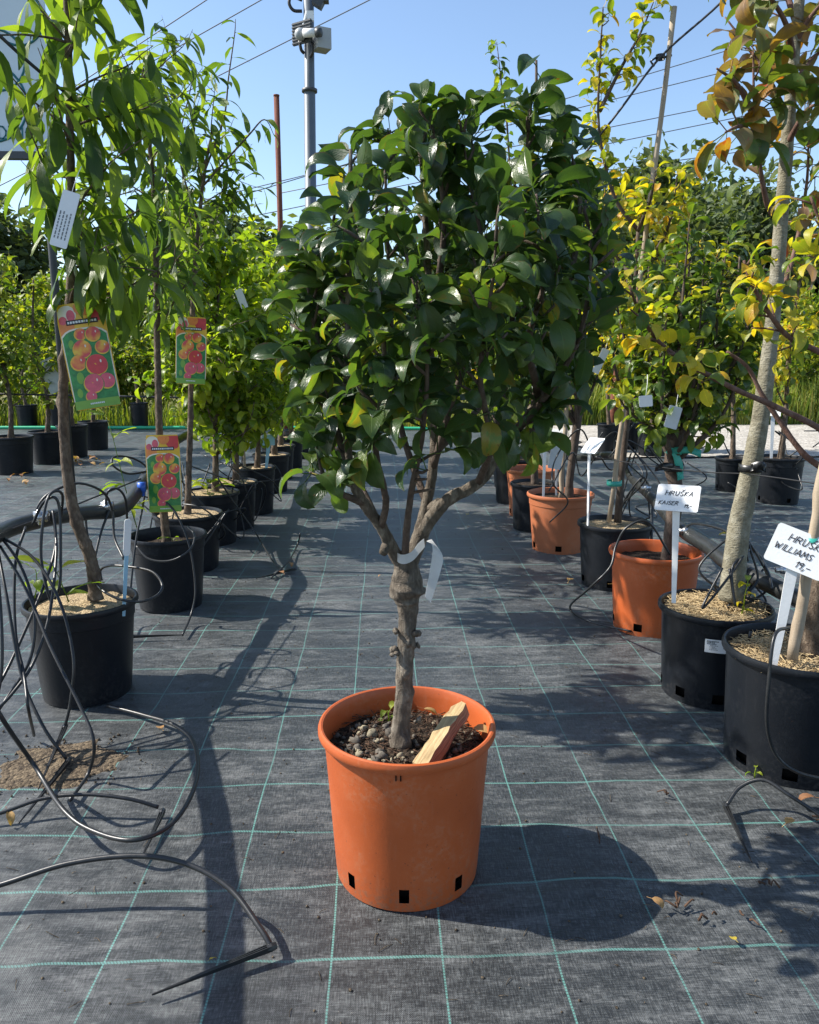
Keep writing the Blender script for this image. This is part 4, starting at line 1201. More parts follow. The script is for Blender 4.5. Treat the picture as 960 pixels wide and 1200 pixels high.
# R4: cane-tied yellowing pear
Y = P['R4'][1]
tr4 = path(Y, (724, 612), (728, 560), (736, 480), (741, 400), (745, 330), (748, 270))
g = random.Random(33); limbs = [tr4]
for k in range(13):
    th = k * 2.4 + .4; rr = g.uniform(.12, .33); s = tr4[2 + k % 4] if k % 4 < 4 else tr4[-1]
    s = tr4[2 + (k % 4)]
    e = np.array([s[0] + rr * math.cos(th), Y + rr * math.sin(th), s[2] + g.uniform(.35, .6)])
    e[2] = min(e[2], 2.25)
    limbs.append([s, s + (e - s) * .5 + np.array([math.cos(th), math.sin(th), 0]) * .08, e])
limbs.append([tr4[-1], *path(Y, (720, 230), (702, 150), (704, 60), (707, 10))])
limbs.append([*path(Y, (703, 130), (725, 85), (750, 40), (765, 5))])
spur_tree('yellowing pear tree tied to the tall leaning cane', tr4[0], limbs, 34, 'yellowing', 300, (.06, .09), .042, [.024, .02, .018, .016, .012, .01], nleaf=(3, 6), amp=.05, slen=(.015, .05))
# R5
Y = P['R5'][1]
tr5 = path(Y, (667, 585), (668, 560), (676, 500), (680, 450), (676, 400))
g = random.Random(35); limbs = [tr5]
for k in range(16):
    th = k * 2.4; rr = g.uniform(.15, .42); s = tr5[2 + (k % 3)]
    e = np.array([s[0] - .1 + rr * math.cos(th), Y + rr * math.sin(th), g.uniform(1.5, 2.25)])
    limbs.append([s, s + (e - s) * .5 + np.array([math.cos(th), math.sin(th), 0]) * .1, e])
spur_tree('dark green pear tree with teal tape in the faded orange pot', tr5[0], limbs, 36, 'pear', 200, (.07, .1), .055, [.036, .026, .03, .028, .02], amp=.12)
for i, key in enumerate(('R6', 'R7', 'R8', 'R9', 'R10', 'R11')):
    c = P[key]; g = random.Random(80 + i)
    b = np.array([c[0], c[1], c[2] - .03]); tr6 = [b, b + np.array([g.uniform(-.03, .03), 0, .3]), b + np.array([g.uniform(-.05, .05), 0, .7]), b + np.array([0, 0, 1.1])]
    limbs = [tr6]
    for k in range(12):
        th = k * 2.4; rr = g.uniform(.15, .42); s = tr6[1 + (k % 3)]
        e = np.array([s[0] + rr * math.cos(th), s[1] + rr * math.sin(th), b[2] + g.uniform(1.0, 2.0)])
        limbs.append([s, s + (e - s) * .5 + np.array([math.cos(th), math.sin(th), 0]) * .1, e])
    if key == 'R8': limbs.append([tr6[-1], *path(c[1], (596, 170), (588, 100), (583, 55))])
    lab = {'R6': 'pear tree in the black pot squeezed between two orange pots', 'R7': 'pear tree in the orange pot behind the squeezed-in black pot', 'R8': 'pear tree with one tall whip, behind the last orange pot'}.get(key, 'yellowing pear tree at the far end of the pear row')
    spur_tree(lab, b, limbs, 90 + i, 'yellowing' if i > 2 else 'glossy', 0, (.07, .1), .065, [.032, .026, .024, .018], kind='round', group='far pear trees of the pear row' if i > 2 else None)
# R2: thick pale trunk with autumn crown
Y = P['R2'][1]
tr2 = path(Y, (858, 702), (860, 670), (866, 620), (876, 570), (885, 525), (893, 480), (903, 400), (910, 330), (917, 240), (924, 150), (930, 70), (938, -10), (944, -90))
g = random.Random(41)
limbs = [tr2,
 path(Y, (905, 250, 0), (898, 235, -.05), (890, 190, -.1), (884, 120, -.12), (883, 60, -.12)),
 path(Y, (932, 50, 0), (950, 20, -.05), (975, -10, -.1)),
 path(Y, (930, 70, 0), (922, 30, -.1), (900, -10, -.2), (885, -50, -.25)),
 path(Y, (890, 150, -.1), (865, 100, -.15), (840, 80, -.2)),
 path(Y, (884, 160, -.12), (868, 148, -.2), (850, 155, -.25)),
 path(Y, (924, 140, 0), (905, 100, .15), (880, 60, .25), (850, 20, .3)),
 path(Y, (926, 110, 0), (950, 70, .1), (980, 50, .1)),
 path(Y, (934, 30, 0), (915, -20, .1), (880, -40, .1), (850, -30, .1)),
 path(Y, (906, 365, 0), (930, 300, .15), (945, 220, .2), (948, 160, .2)),
 path(Y, (922, 170, 0), (945, 130, -.1), (965, 120, -.15)),
]
spur_tree('tree with thick smooth pale trunk and browning autumn leaves, in the stickered pot', tr2[0], limbs, 42, 'autumn', 260, (.095, .14), .075, [.052, .046, .042, .038, .035, .032, .027, .025, .024, .022, .020, .017, .013], nleaf=(3, 5), slen=(.01, .05), bmat='bark_red', trunkmat='bark_pale', name='fruit_tree', start=.25, amp=.06)
# R1: trunk mostly outside the frame, red-brown branches with yellow leaves reaching in
Y = P['R1'][1]
tr1 = path(Y, (950, 778), (953, 740), (958, 690), (975, 620), (990, 520), (1000, 420), (1005, 300))
limbs = [tr1,
 path(Y, (990, 530, 0), (960, 502, -.1), (910, 477, -.14), (860, 455, -.16), (805, 425, -.18), (770, 398, -.18), (748, 362, -.18), (738, 335, -.18)),
 path(Y, (1000, 430, 0), (960, 412, -.05), (925, 395, -.06), (900, 365, -.08), (880, 330, -.08), (872, 305, -.08)),
 path(Y, (985, 560, 0), (945, 535, .0), (915, 495, .02), (893, 462, .03), (876, 430, .04), (852, 412, .04)),
 path(Y, (1002, 380, 0), (985, 320, -.1), (965, 270, -.1), (950, 230, -.1)),
]
g = random.Random(51)
t = thing('pear_tree', 'pear tree at the Williams sign, red-brown branches with sparse yellow leaves', 'tree', tr1[0])
MB().tube(catmull(tr1, 5), list(np.linspace(.04, .024, len(catmull(tr1, 5)))), 12, True, knobby([], .06, 3, 30)).build('trunk', M['bark_peach'], t)
L = []
for li, lm in enumerate(limbs[1:]):
    pts = catmull(lm, 5); n = len(pts); mb = MB()
    r_ = [.011 * (1 - .65 * i / (n - 1)) for i in range(n)]
    if li == 2: r_ = [.011 * (1 - .55 * i / (n - 1)) for i in range(n)]
    mb.tube(pts, r_, 8, True, knobby([], .08, li, 50))
    if li != 2: spur_leaves(mb, L, pts, None, g, .034, (.02, .09), (4, 6), (.052, .082), .58 if li == 0 else .42, twigr=.003)
    mb.build('branch', M['bark_red'], t)
put_leaves(L, 'pear', t, 'yellowing', 200, 8)

# ---- far rows
g = random.Random(77)
for i, (x, y, r, h) in enumerate(FAR_L):
    c = P['F%d' % i]; b = np.array([c[0], c[1], c[2] - .03])
    tr_ = [b, b + np.array([g.uniform(-.05, .05), 0, .5]), b + np.array([g.uniform(-.1, .1), 0, 1.1]), b + np.array([g.uniform(-.15, .15), 0, 1.9])]
    lab = {6: 'slim young tree in the pot with the bright blue tag', 7: 'slim young tree in the pot by the green hose'}.get(i, 'slim yellow-green young tree in the far row behind the irrigation pipe' if i < 4 else 'slim yellow-green young tree at the foot of the hedge')
    peach_tree(lab, tr_, .03, .01, 200 + i, .3, 14, (.4, .8), (.08, .13), .6, .09, 0, 'hedge', up=.5, name='young_tree', kind='round', group=None if i > 5 else ('young trees of the far row' if i < 4 else 'young trees at the hedge foot'))
for i, (x, y, r, h) in enumerate(FAR_R):
    c = P['G%d' % i]; b = np.array([c[0], c[1], c[2] - .03])
    tr_ = [b, b + np.array([g.uniform(-.05, .05), 0, .5]), b + np.array([g.uniform(-.1, .1), 0, 1.1]), b + np.array([g.uniform(-.15, .15), 0, 2.0])]
    lab = {0: 'slim yellowing tree in the smaller pot beside the small white stake sign', 1: 'slim yellowing tree in the pot with the small white stake sign'}.get(i, 'slim young tree turning yellow behind the bushy glossy pear, by the gravel')
    peach_tree(lab, tr_, .028, .009, 220 + i, .35, 9, (.4, .7), (.08, .12), .6, .12, 0, 'yellowing', up=.8, name='young_tree', kind='round', group=None if i < 2 else 'young trees by the gravel strip')

# ------------------------------------------------------------------ background vegetation
def cloud(n, sx, sy, sz, size, clumps, seed, mat, low=False):
    r = np.random.default_rng(seed)
    th = r.uniform(0, 2 * np.pi, clumps); ph = np.arccos(r.uniform(-.75, 1, clumps)); rr = r.uniform(.45, .95, clumps)
    cc = np.stack([np.sin(ph) * np.cos(th) * rr, np.sin(ph) * np.sin(th) * rr, np.cos(ph) * rr], 1)
    cs = r.uniform(.10, .26, clumps)
    k = r.integers(0, clumps, n)
    p = cc[k] + np.clip(r.normal(0, 1, (n, 3)), -1.5, 1.5) * cs[k][:, None]
    p = p * np.array([sx, sy, sz])
    d = r.normal(0, 1, (n, 3)); d[:, 2] -= .3; d /= np.linalg.norm(d, axis=1)[:, None]
    nn = r.normal(0, .6, (n, 3)); nn[:, 2] += 1.0
    nn -= d * (nn * d).sum(1)[:, None]; nn /= np.linalg.norm(nn, axis=1)[:, None]
    x = np.cross(d, nn)
    s = (size * r.uniform(.6, 1.3, n))[:, None]
    A = p; B = p + (d * .5 - x * .3 + nn * .08) * s; C_ = p + d * s; D = p + (d * .5 + x * .3 + nn * .08) * s
    V = np.stack([A, D, C_, B], 1).reshape(-1, 3)
    i = np.arange(n) * 4
    F3 = np.concatenate([np.stack([i, i + 1, i + 2], 1), np.stack([i, i + 2, i + 3], 1)])
    uv = np.tile(np.array([[.5, 0], [1, .5], [.5, 1], [0, .5]]), (n, 1))
    return np_mesh('crown', V, None, F3, uv=uv, smooth=False, mats=[M[mat]])
def trunk_mesh(h, r, seed, limbs=5):
    g = random.Random(seed); mb = MB()
    pts = grow((0, 0, -.2), (0, 0, 1), h, g, .5, .1, 8)
    mb.tube(pts, [r * (1 - .7 * i / 8) for i in range(9)], 8)
    for k in range(limbs):
        j = g.randint(3, 7); th = g.uniform(0, 6.28)
        s = grow(pts[j], (math.cos(th), math.sin(th), .9), h * .4, g, .3, .2, 5)
        mb.tube(s, [r * .4 * (1 - .7 * i / 5) for i in range(6)], 6)
    o = mb.build('trunk', M['bark_far']); me = o.data; bpy.data.objects.remove(o); return me
def far_plant(name, label, cat, loc, crown, trunk, cz, sc, rz, group):
    t = thing(name, label, cat, loc, group); t.scale = sc; t.rotation_euler = (0, 0, rz)
    if trunk: link_mesh('trunk', trunk, t)
    c = link_mesh('crown', crown, t); c.location = (0, 0, cz)
    return t
g = random.Random(9)
hc = [cloud(2600, 1.0, .7, 1.0, .13, 46, 300 + i, 'hedge') for i in range(4)]
ht = [trunk_mesh(1.4, .04, 310 + i, 7) for i in range(3)]
xs = -16.0
while xs < 13:
    y = 17.2 + g.uniform(-.8, .9)
    s = g.uniform(.9, 1.3)
    far_plant('hedge_shrub', 'yellow-green shrub in the hedge behind the nursery rows', 'shrub', (xs, y, -.1), hc[g.randrange(4)], ht[g.randrange(3)], 1.05, (s, s, s * g.uniform(1.0, 1.35)), g.uniform(0, 6), 'shrubs of the hedge behind the rows')
    xs += g.uniform(1.0, 1.5)
fc = [cloud(9000, 2.6, 2.4, 4.2, .42, 110, 330 + i, 'far') for i in range(3)]
ft = [trunk_mesh(6.5, .22, 340 + i, 9) for i in range(3)]
xs = -30.0
while xs < 38:
    y = 38 + g.uniform(-4, 8); s = g.uniform(.9, 1.2)
    far_plant('broadleaf_tree', 'tall grey-green tree in the belt behind the hedge', 'tree', (xs, y, -.1), fc[g.randrange(3)], ft[g.randrange(3)], 5.2, (s, s, s * g.uniform(.62, .8) * (1.32 if xs > 6 else 1.0)), g.uniform(0, 6), 'tree belt behind the hedge')
    xs += g.uniform(2.6, 4.2)
xs = 5.5
while xs < 22:
    y = 25 + g.uniform(-2, 4); s = g.uniform(.55, .75)
    far_plant('broadleaf_tree', 'shorter dark tree in the wooded bank past the gravel strip', 'tree', (xs, y, -.1), fc[g.randrange(3)], ft[g.randrange(3)], 4.6, (s, s, s * g.uniform(.85, 1.15)), g.uniform(0, 6), 'wooded bank past the gravel strip')
    xs += g.uniform(1.5, 2.4)
# grass in front of the hedge
def grass(name, label, n, x0, x1, y0, y1, h0, h1, seed, wd=.012):
    r = np.random.default_rng(seed)
    p = np.stack([r.uniform(x0, x1, n), r.uniform(y0, y1, n), np.full(n, -.09)], 1)
    a = r.uniform(0, 2 * np.pi, n); h = r.uniform(h0, h1, n)
    lean = np.stack([np.cos(a), np.sin(a), np.zeros(n)], 1) * (h * r.uniform(.05, .4, n))[:, None]
    sd = np.stack([-np.sin(a), np.cos(a), np.zeros(n)], 1) * wd
    up_ = np.stack([np.zeros(n), np.zeros(n), h], 1)
    V = np.stack([p - sd, p + sd, p + up_ * .55 + lean * .3 + sd * .7, p + up_ * .55 + lean * .3 - sd * .7, p + up_ + lean], 1).reshape(-1, 3)
    i = np.arange(n) * 5
    uv = np.tile(np.array([[.3, 0], [.7, 0], [.7, .5], [.3, .5], [.5, 1]]), (n, 1))
    o = link_mesh(name, np_mesh(name, V, np.stack([i, i + 1, i + 2, i + 3], 1), np.stack([i + 3, i + 2, i + 4], 1), uv=uv, smooth=False, mats=[M['grass']]))
    return tag(o, label, 'grass', kind='stuff')
grass('tall_grass', 'rough grass growing along the foot of the hedge', 16000, -14, 12, 15.1, 17.0, .15, .65, 5)
grass('feathery_weeds', 'tall pale green weeds beyond the gravel strip', 9000, 3.2, 10.5, 15.2, 16.8, .15, 1.1, 6, .016)

# ------------------------------------------------------------------ irrigation
def W(q):
    if q[0] == 'g': return gz(q[1], q[2], q[3] if len(q) > 3 else .008)
    if q[0] == 'w': return np.array(q[1:], float)
    return at(*q)
def hose(label, pts, r=.0058, group=None, spike=None, name='drip_hose', mat='hose', n=7):
    P_ = [W(q) for q in pts]
    t = thing(name, label, 'hose', P_[0], group)
    MB().tube(catmull(P_, 9), r, n).build('hose', M[mat], t)
    if spike:
        a, b = W(spike[0]), W(spike[1])
        d = nrm(b - a); Ls = float(np.linalg.norm(b - a))
        mb = MB(); mb.tube([a - d * .012, a, a + d * .01], [.008, .010, .008], 8)
        sd = nrm(np.cross(d, [0, 0, 1])); u = np.cross(sd, d)
        rib = []
        for k in (-1, 0, 1):
            quad_card(mb, [a + sd * k * .006 - u * .007, a + sd * k * .006 + u * .007, b + u * .0015, b - u * .0015], .0025, sd)
        mb.build('drip_spike', M['hose'], t, smooth=False)
    return t
# main pipe of the peach row
PX = [('w', -1.16, -.6, .86), ('w', -1.17, .6, .86), ('w', -1.20, 1.5, .82), ('w', -1.26, 2.2, .74), (0, 624, 2.95), (54, 608, 3.22), (100, 601, 3.5), (140, 597, 3.75), (160, 577, 4.05), (176, 553, 4.4), (190, 527, 4.85), (200, 520, 5.6), (232, 505, 6.6), ('w', -1.5, 8.5, .6), ('w', -1.5, 11, .55)]
pp = [W(q) for q in PX]
t = thing('irrigation_pipe', 'thick black irrigation pipe held above the fabric along the peach row', 'pipe', pp[0])
cp = catmull(pp, 8)
MB().tube(cp, .034, 12).build('pipe', M['pipe'], t)
for (x, y, Yd) in ((46, 606, 3.1), (124, 594, 3.64)):
    p = at(x, y, Yd - .035); mb = MB(); mb.sphere(p, .016, 8, 6); mb.tube([p + np.array([0, 0, -.03]), p + np.array([0, 0, .03])], .008, 8); mb.box(p + np.array([.0, .02, 0]), (.05, .03, .04)); mb.build('clamp', M['chrome'], t)
p = at(166, 571, 4.1 - .05); mb = MB(); mb.box(p, (.035, .035, .05)); mb.tube([p, p + np.array([0, 0, -.045])], .014, 8); mb.build('valve', M['bluefit'], t)
MB().tube([W((-30, 636, 2.85)), W((60, 603, 3.15)), W((165, 561, 4.0))], .004, 5).build('tie_wire', M['wire'], t)
for q in (('w', -1.20, 1.2, .84), ('w', -1.5, 8.5, .6), (200, 520, 5.6)):
    b = W(q); MB().tube([b, np.array([b[0] - .02, b[1], b[2] / 2]), np.array([b[0] - .03, b[1], -.02])], .009, 7).build('support_leg', M['darkmetal'], t)
# pipe of the pear row
PR = [('w', 1.72, 1.2, .42), ('w', 1.70, 2.3, .40), (868, 668, 3.2), (832, 642, 3.5), (796, 618, 3.9), (765, 583, 4.5), (742, 560, 5.1), (722, 535, 5.9), ('w', 1.72, 7.5, .4), ('w', 1.72, 10, .38)]
pr = [W(q) for q in PR]
t = thing('irrigation_pipe', 'thick black irrigation pipe running low behind the pear row pots', 'pipe', pr[0])
MB().tube(catmull(pr, 8), .034, 12).build('pipe', M['pipe'], t)
for (x, y, Yd) in ((803, 622, 3.78), (918, 668, 3.05), (757, 572, 4.65)):
    p = at(x, y, Yd - .03); mb = MB(); mb.sphere(p, .018, 8, 6); mb.tube([p + np.array([-.03, 0, 0]), p + np.array([.03, 0, 0])], .011, 8); mb.build('clamp', M['chrome'], t)
for q in (('w', 1.72, 1.6, .41), (765, 583, 4.5), ('w', 1.72, 7.5, .4)):
    b = W(q); MB().tube([b, np.array([b[0] + .02, b[1], -.02])], .009, 7).build('support_leg', M['darkmetal'], t)

GL = 'black drip hoses hanging from the peach row pipe'
hose('black drip hose looping over the bare fabric and ending in the largest spike', [('g', -60, 1052, .03), ('g', 0, 1037, .06), ('g', 80, 1012, .10), ('g', 160, 1003, .12), ('g', 220, 1013, .11), ('g', 270, 1042, .08), ('g', 305, 1088, .04), ('g', 317, 1108, .02)], .0072, None, (('g', 318, 1110, .018), ('g', 178, 1166, .008)))
hose('black drip hose coiled in a ring over the spilled soil patch', [(-40, 760, 2.25), (0, 838, 2.2), ('g', 40, 897, .10), ('g', 75, 950, .07), ('g', 112, 975, .06), ('g', 160, 984, .07), ('g', 205, 962, .06), ('g', 230, 915, .05), ('g', 228, 872, .03), ('g', 205, 850, .03), ('g', 168, 838, .015), ('g', 126, 827, .01)], .0070)
hose('black drip hose sweeping from the spilled soil with a spike lying across the fabric', [('g', -50, 965, .02), ('g', 0, 953, .03), ('g', 50, 936, .05), ('g', 100, 931, .06), ('g', 150, 936, .05), ('g', 186, 946, .02)], .006, None, (('g', 190, 952, .014), ('g', 166, 1006, .006)))
DH = [
 [(0, 628, 2.9), (40, 655, 2.85), (70, 705, 2.75), (86, 770, 2.65), (83, 820, 2.62), (76, 852, 2.6)],
 [(-5, 632, 2.88), (8, 700, 2.7), (25, 790, 2.6), (50, 850, 2.5), ('g', 78, 890, .02)],
 [(2, 630, 2.9), (25, 665, 2.8), (40, 715, 2.72), (36, 770, 2.66), (10, 815, 2.6), (-15, 850, 2.5)],
 [(64, 612, 3.1), (66, 650, 2.95), (58, 720, 2.75), (40, 775, 2.65), (15, 812, 2.55), (-10, 838, 2.45)],
 [(35, 616, 3.15), (50, 585, 3.2), (75, 570, 3.25), (98, 567, 3.3), (122, 578, 3.4), (132, 600, 3.45), (134, 630, 3.4), (145, 655, 3.3)],
 [(38, 615, 3.0), (50, 590, 3.0), (64, 583, 3.0), (70, 600, 3.0), (71, 650, 2.95), (70, 685, 2.9), (64, 702, 2.9)],
 [(60, 612, 3.1), (62, 600, 3.08), (65, 640, 3.0), (50, 690, 2.85), (20, 760, 2.7), (0, 800, 2.6), (-20, 830, 2.5)],
 [(30, 618, 3.0), (18, 660, 2.85), (18, 740, 2.7), (28, 790, 2.6), (33, 830, 2.5), ('g', 40, 862, .01)],
 [(124, 600, 3.6), (126, 577, 3.6), (138, 573, 3.62), (147, 585, 3.65), (149, 610, 3.68), (150, 640, 3.7)],
 [(100, 603, 3.5), (102, 625, 3.48), (106, 642, 3.4)],
 [(128, 598, 3.6), (118, 625, 3.5), (111, 655, 3.35), (110, 672, 3.25), (118, 690, 3.05), (140, 702, 3.0), (165, 705, 3.0), (185, 697, 3.05), (190, 685, 3.1), (178, 670, 3.15), (150, 664, 3.2), (128, 663, 3.25), (118, 668, 3.28), (119, 680, 3.25)],
 [(170, 565, 4.2), (168, 590, 4.15), (160, 630, 4.05), (154, 680, 3.95), (152, 715, 3.9), ('g', 154, 742, .01)],
 [(178, 545, 4.35), (182, 575, 4.2), (205, 600, 4.1), (222, 640, 4.0), (229, 690, 3.95), (224, 720, 3.9), ('g', 214, 744, .012)],
 [(175, 552, 4.3), (150, 555, 4.25), (132, 545, 4.2), (135, 535, 4.25), (155, 537, 4.3), (172, 548, 4.35), (186, 575, 4.2), (200, 590, 4.15)],
 [(160, 640, 3.95), (175, 655, 3.9), (200, 657, 3.88), (222, 645, 3.9), (228, 628, 4.0), (220, 617, 4.1)],
 [(-20, 610, 2.7), (-5, 660, 2.6), (2, 740, 2.5), (0, 800, 2.45), (-15, 850, 2.4)],
 [(70, 615, 3.1), (73, 580, 3.05), (60, 578, 3.0), (52, 600, 2.95), (48, 650, 2.9), (55, 690, 2.85), (60, 705, 2.85)],
 [(0, 640, 2.85), (30, 690, 2.7), (60, 760, 2.55), (95, 830, 2.42), (110, 870, 2.35), ('g', 104, 905, .03), ('g', 82, 938, .015)],
]
for i, q in enumerate(DH):
    sp = {1: (('g', 80, 892, .02), ('g', 22, 965, .008)), 0: ((76, 852, 2.6), (45, 925, 2.28)), 11: (('g', 154, 746, .014), ('g', 214, 744, .012)), 17: None}.get(i)
    lab = 'thin black drip hose drooping from the pipe around the leaning peach stem'
    if i == 10: lab = 'black drip hose curled in a ring behind the sand-topped pot with the leaning stem'
    elif i in (11, 12, 13, 14): lab = 'thin black drip hose looping around the weedy black pot'
    hose(lab, q, .0056, GL if i != 10 else None, sp)
g = random.Random(15)
# loops around the pots further up the peach row
for i in range(12):
    k = ('L3', 'L4', 'L5', 'L6')[i % 4]; c = P[k]
    a = c + np.array([g.uniform(-.3, .0), g.uniform(-.2, .1), g.uniform(.05, .3)]); pts = [a]
    th = g.uniform(0, 6)
    for j in range(5):
        th += g.uniform(.7, 1.3); rr = g.uniform(.18, .3)
        pts.append(c + np.array([rr * math.cos(th), rr * math.sin(th) * .7 - .1, max(.02 - c[2], g.uniform(-.3, .15))]))
    hose('thin black drip hose tangled round the sand-topped pots of the peach row', [('w', *p) for p in pts], .005, 'tangled drip hoses of the peach row')
hose('black drip hose lying from the seedling pot out into the aisle', [(255, 560, 5.5), (275, 590, 5.6), (300, 625, 5.6), ('g', 318, 655, .02), ('g', 330, 668, .01)], .006)
hose('short black drip hose rising from a dry leaf in the aisle', [('g', 318, 677, .008), ('g', 336, 660, .03), (348, 640, 5.5), (352, 625, 5.5)], .006, None, (('g', 345, 667, .012), ('g', 300, 678, .006)))
# pear row
hose('black drip hose arched on the fabric before the Williams pot', [('g', 1000, 985, .01), ('g', 960, 955, .03), ('g', 925, 932, .07), ('g', 895, 914, .09), ('g', 868, 922, .06), ('g', 852, 943, .02)], .0062, None, (('g', 851, 945, .018), ('g', 881, 1010, .006)))
hose('black drip hose hanging down the face of the Williams pot', [(925, 735, 2.32), (908, 745, 2.24), (901, 800, 2.2), (899, 850, 2.2), (910, 885, 2.21), (935, 905, 2.2), (975, 915, 2.2)], .0056)
hose('black drip hose draped between the Williams pot and the stickered pot', [(880, 740, 2.6), (868, 790, 2.6), (864, 830, 2.55), ('g', 866, 852, .015)], .0056)
hose('black drip hose leading from the orange pot across the fabric in front of it', [(785, 650, 3.5), (760, 612, 3.5), (735, 618, 3.5), (722, 640, 3.5), (715, 665, 3.45), (690, 690, 3.5), ('g', 668, 712, .02), ('g', 690, 728, .012), ('g', 740, 740, .012)], .0056)
hose('black drip hose arching over the straw-topped pot behind the pale trunk', [(800, 620, 3.78), (815, 614, 3.7), (850, 622, 3.4), (885, 645, 3.2), (900, 670, 3.0), (905, 690, 2.9)], .0056)
for i in range(9):
    a0 = g.uniform(815, 905); Yd = g.uniform(2.95, 3.2)
    q = [(a0, g.uniform(640, 660), Yd + .15), (a0 + g.uniform(-30, 30), g.uniform(625, 650), Yd + .05), (a0 + g.uniform(-40, 35), g.uniform(660, 690), Yd), (a0 + g.uniform(-30, 30), g.uniform(690, 715), Yd - .05), (a0 + g.uniform(-20, 20), g.uniform(660, 705), Yd)]
    hose('thin black drip hose tangled behind the pale trunk', q, .005, 'tangled drip hoses behind the pale trunk')
for i in range(12):
    a0 = g.uniform(688, 765); Yd = g.uniform(4.7, 5.2)
    q = [(a0, g.uniform(500, 540), Yd)]
    for j in range(5): q.append((q[-1][0] + g.uniform(-30, 30), min(612, max(492, q[-1][1] + g.uniform(-45, 60))), Yd + g.uniform(-.2, .2)))
    hose('thin black drip hose in the tangle behind the edge-on sign', q, .005, 'tangled drip hoses behind the edge-on sign')
for i in range(8):
    a0 = g.uniform(800, 955); Yd = g.uniform(6.8, 7.8)
    q = [(a0, g.uniform(520, 545), Yd)]
    for j in range(4): q.append((q[-1][0] + g.uniform(-30, 30), min(575, max(505, q[-1][1] + g.uniform(-30, 30))), Yd + g.uniform(-.2, .2)))
    hose('thin black drip hose over the pots by the gravel strip', q, .006, 'drip hoses by the gravel strip')
p = [gz(-60, 503), gz(60, 503), gz(200, 503), gz(340, 503), gz(480, 504), gz(600, 505)]
t = thing('garden_hose', 'bright green garden hose stretched along the end of the fabric', 'hose', p[0])
MB().tube(catmull([q + np.array([0, 0, .03]) for q in p], 4), .03, 8).build('hose', M['greenhose'], t)

# ------------------------------------------------------------------ canes, ties, tags
def cane(label, a, b, r=.011, mat='cane', name='support_cane', cat='cane'):
    a, b = W(a), W(b); t = thing(name, label, cat, a)
    pts = [a + (b - a) * i / 14 for i in range(15)]
    g = random.Random(int(a[0] * 100)); pts = [p + rv(g) * .0018 for p in pts]
    MB().tube(pts, [r * (1.0 + (.14 if i % 4 == 2 else 0)) for i in range(15)], 8).build('stick', M[mat], t)
    return t
yR4 = P['R4'][1] - .05
cane('tall leaning weathered cane tied to the yellowing pear tree', (714, 612, yR4), (791, 8, yR4), .014)
cane('short cane beside the stem in the faded orange pot', (657, 585, P['R5'][1] - .05), (668, 418, P['R5'][1] - .05), .016)
cane('thick pale cane standing beside the Williams sign', (929, 772, P['R1'][1] - .1), (975, 500, P['R1'][1] - .1), .0175)
cane('slim cane in the pot with the blue stick label', (287, 570, P['L6'][1] - .1), (284, 455, P['L6'][1] - .1), .012)
def ribbon(label, pts, wvec, mat, name='tape', cat='tape', th=.0012, kinds=None):
    P_ = catmull([np.asarray(p, float) for p in pts], 5); t = thing(name, label, cat, P_[0])
    mb = MB(); vs, fs = [], []
    for i, p in enumerate(P_):
        wv = wvec(i / (len(P_) - 1)); d = nrm(P_[min(i + 1, len(P_) - 1)] - P_[max(i - 1, 0)]); n = nrm(np.cross(d, wv)) * th
        vs += [p - wv / 2 + n, p + wv / 2 + n, p + wv / 2 - n, p - wv / 2 - n]
    for i in range(len(P_) - 1):
        a = i * 4
        for k in range(4): fs.append((a + k, a + (k + 1) % 4, a + 4 + (k + 1) % 4, a + 4 + k))
    fs += [(3, 2, 1, 0), tuple(len(vs) - 4 + k for k in range(4))]
    mb.add(vs, fs); mb.build('band', M[mat], t); return t
# white loop tag on the main tree
tg = thing('loop_tag', 'white paper loop tag wrapped round the fork of the knobbly trunk', 'tag', T_(477, 655))
def strip(px_lo, px_hi, dys, name):
    mb = MB(); lo = catmull([T_(x, y, d) for (x, y), d in zip(px_lo, dys)], 5); hi = catmull([T_(x, y, d) for (x, y), d in zip(px_hi, dys)], 5)
    n = len(lo); bk = np.array([0, .0006, 0]); vs, fs = [], []
    for p_, q_ in zip(lo, hi): vs += [p_, q_, q_ + bk, p_ + bk]
    for i in range(n - 1):
        for k in range(4): fs.append((i * 4 + k, i * 4 + (k + 1) % 4, i * 4 + 4 + (k + 1) % 4, i * 4 + 4 + k))
    fs += [(3, 2, 1, 0), tuple(len(vs) - 4 + k for k in range(4))]
    mb.add(vs, fs); return mb.build(name, M['thinpaper'], tg, smooth=False)
strip([(464, 646), (466, 658), (474, 661), (484, 657), (492, 648), (498, 641)], [(464, 640), (466, 648), (474, 650), (483, 646), (490, 637), (497, 631)], [.02, -.03, -.045, -.046, -.042, -.036], 'band')
strip([(500, 634), (507, 641), (504, 668), (498, 699)], [(506, 632), (519, 652), (515, 674), (505, 706)], [-.05, -.08, -.086, -.083], 'tail')
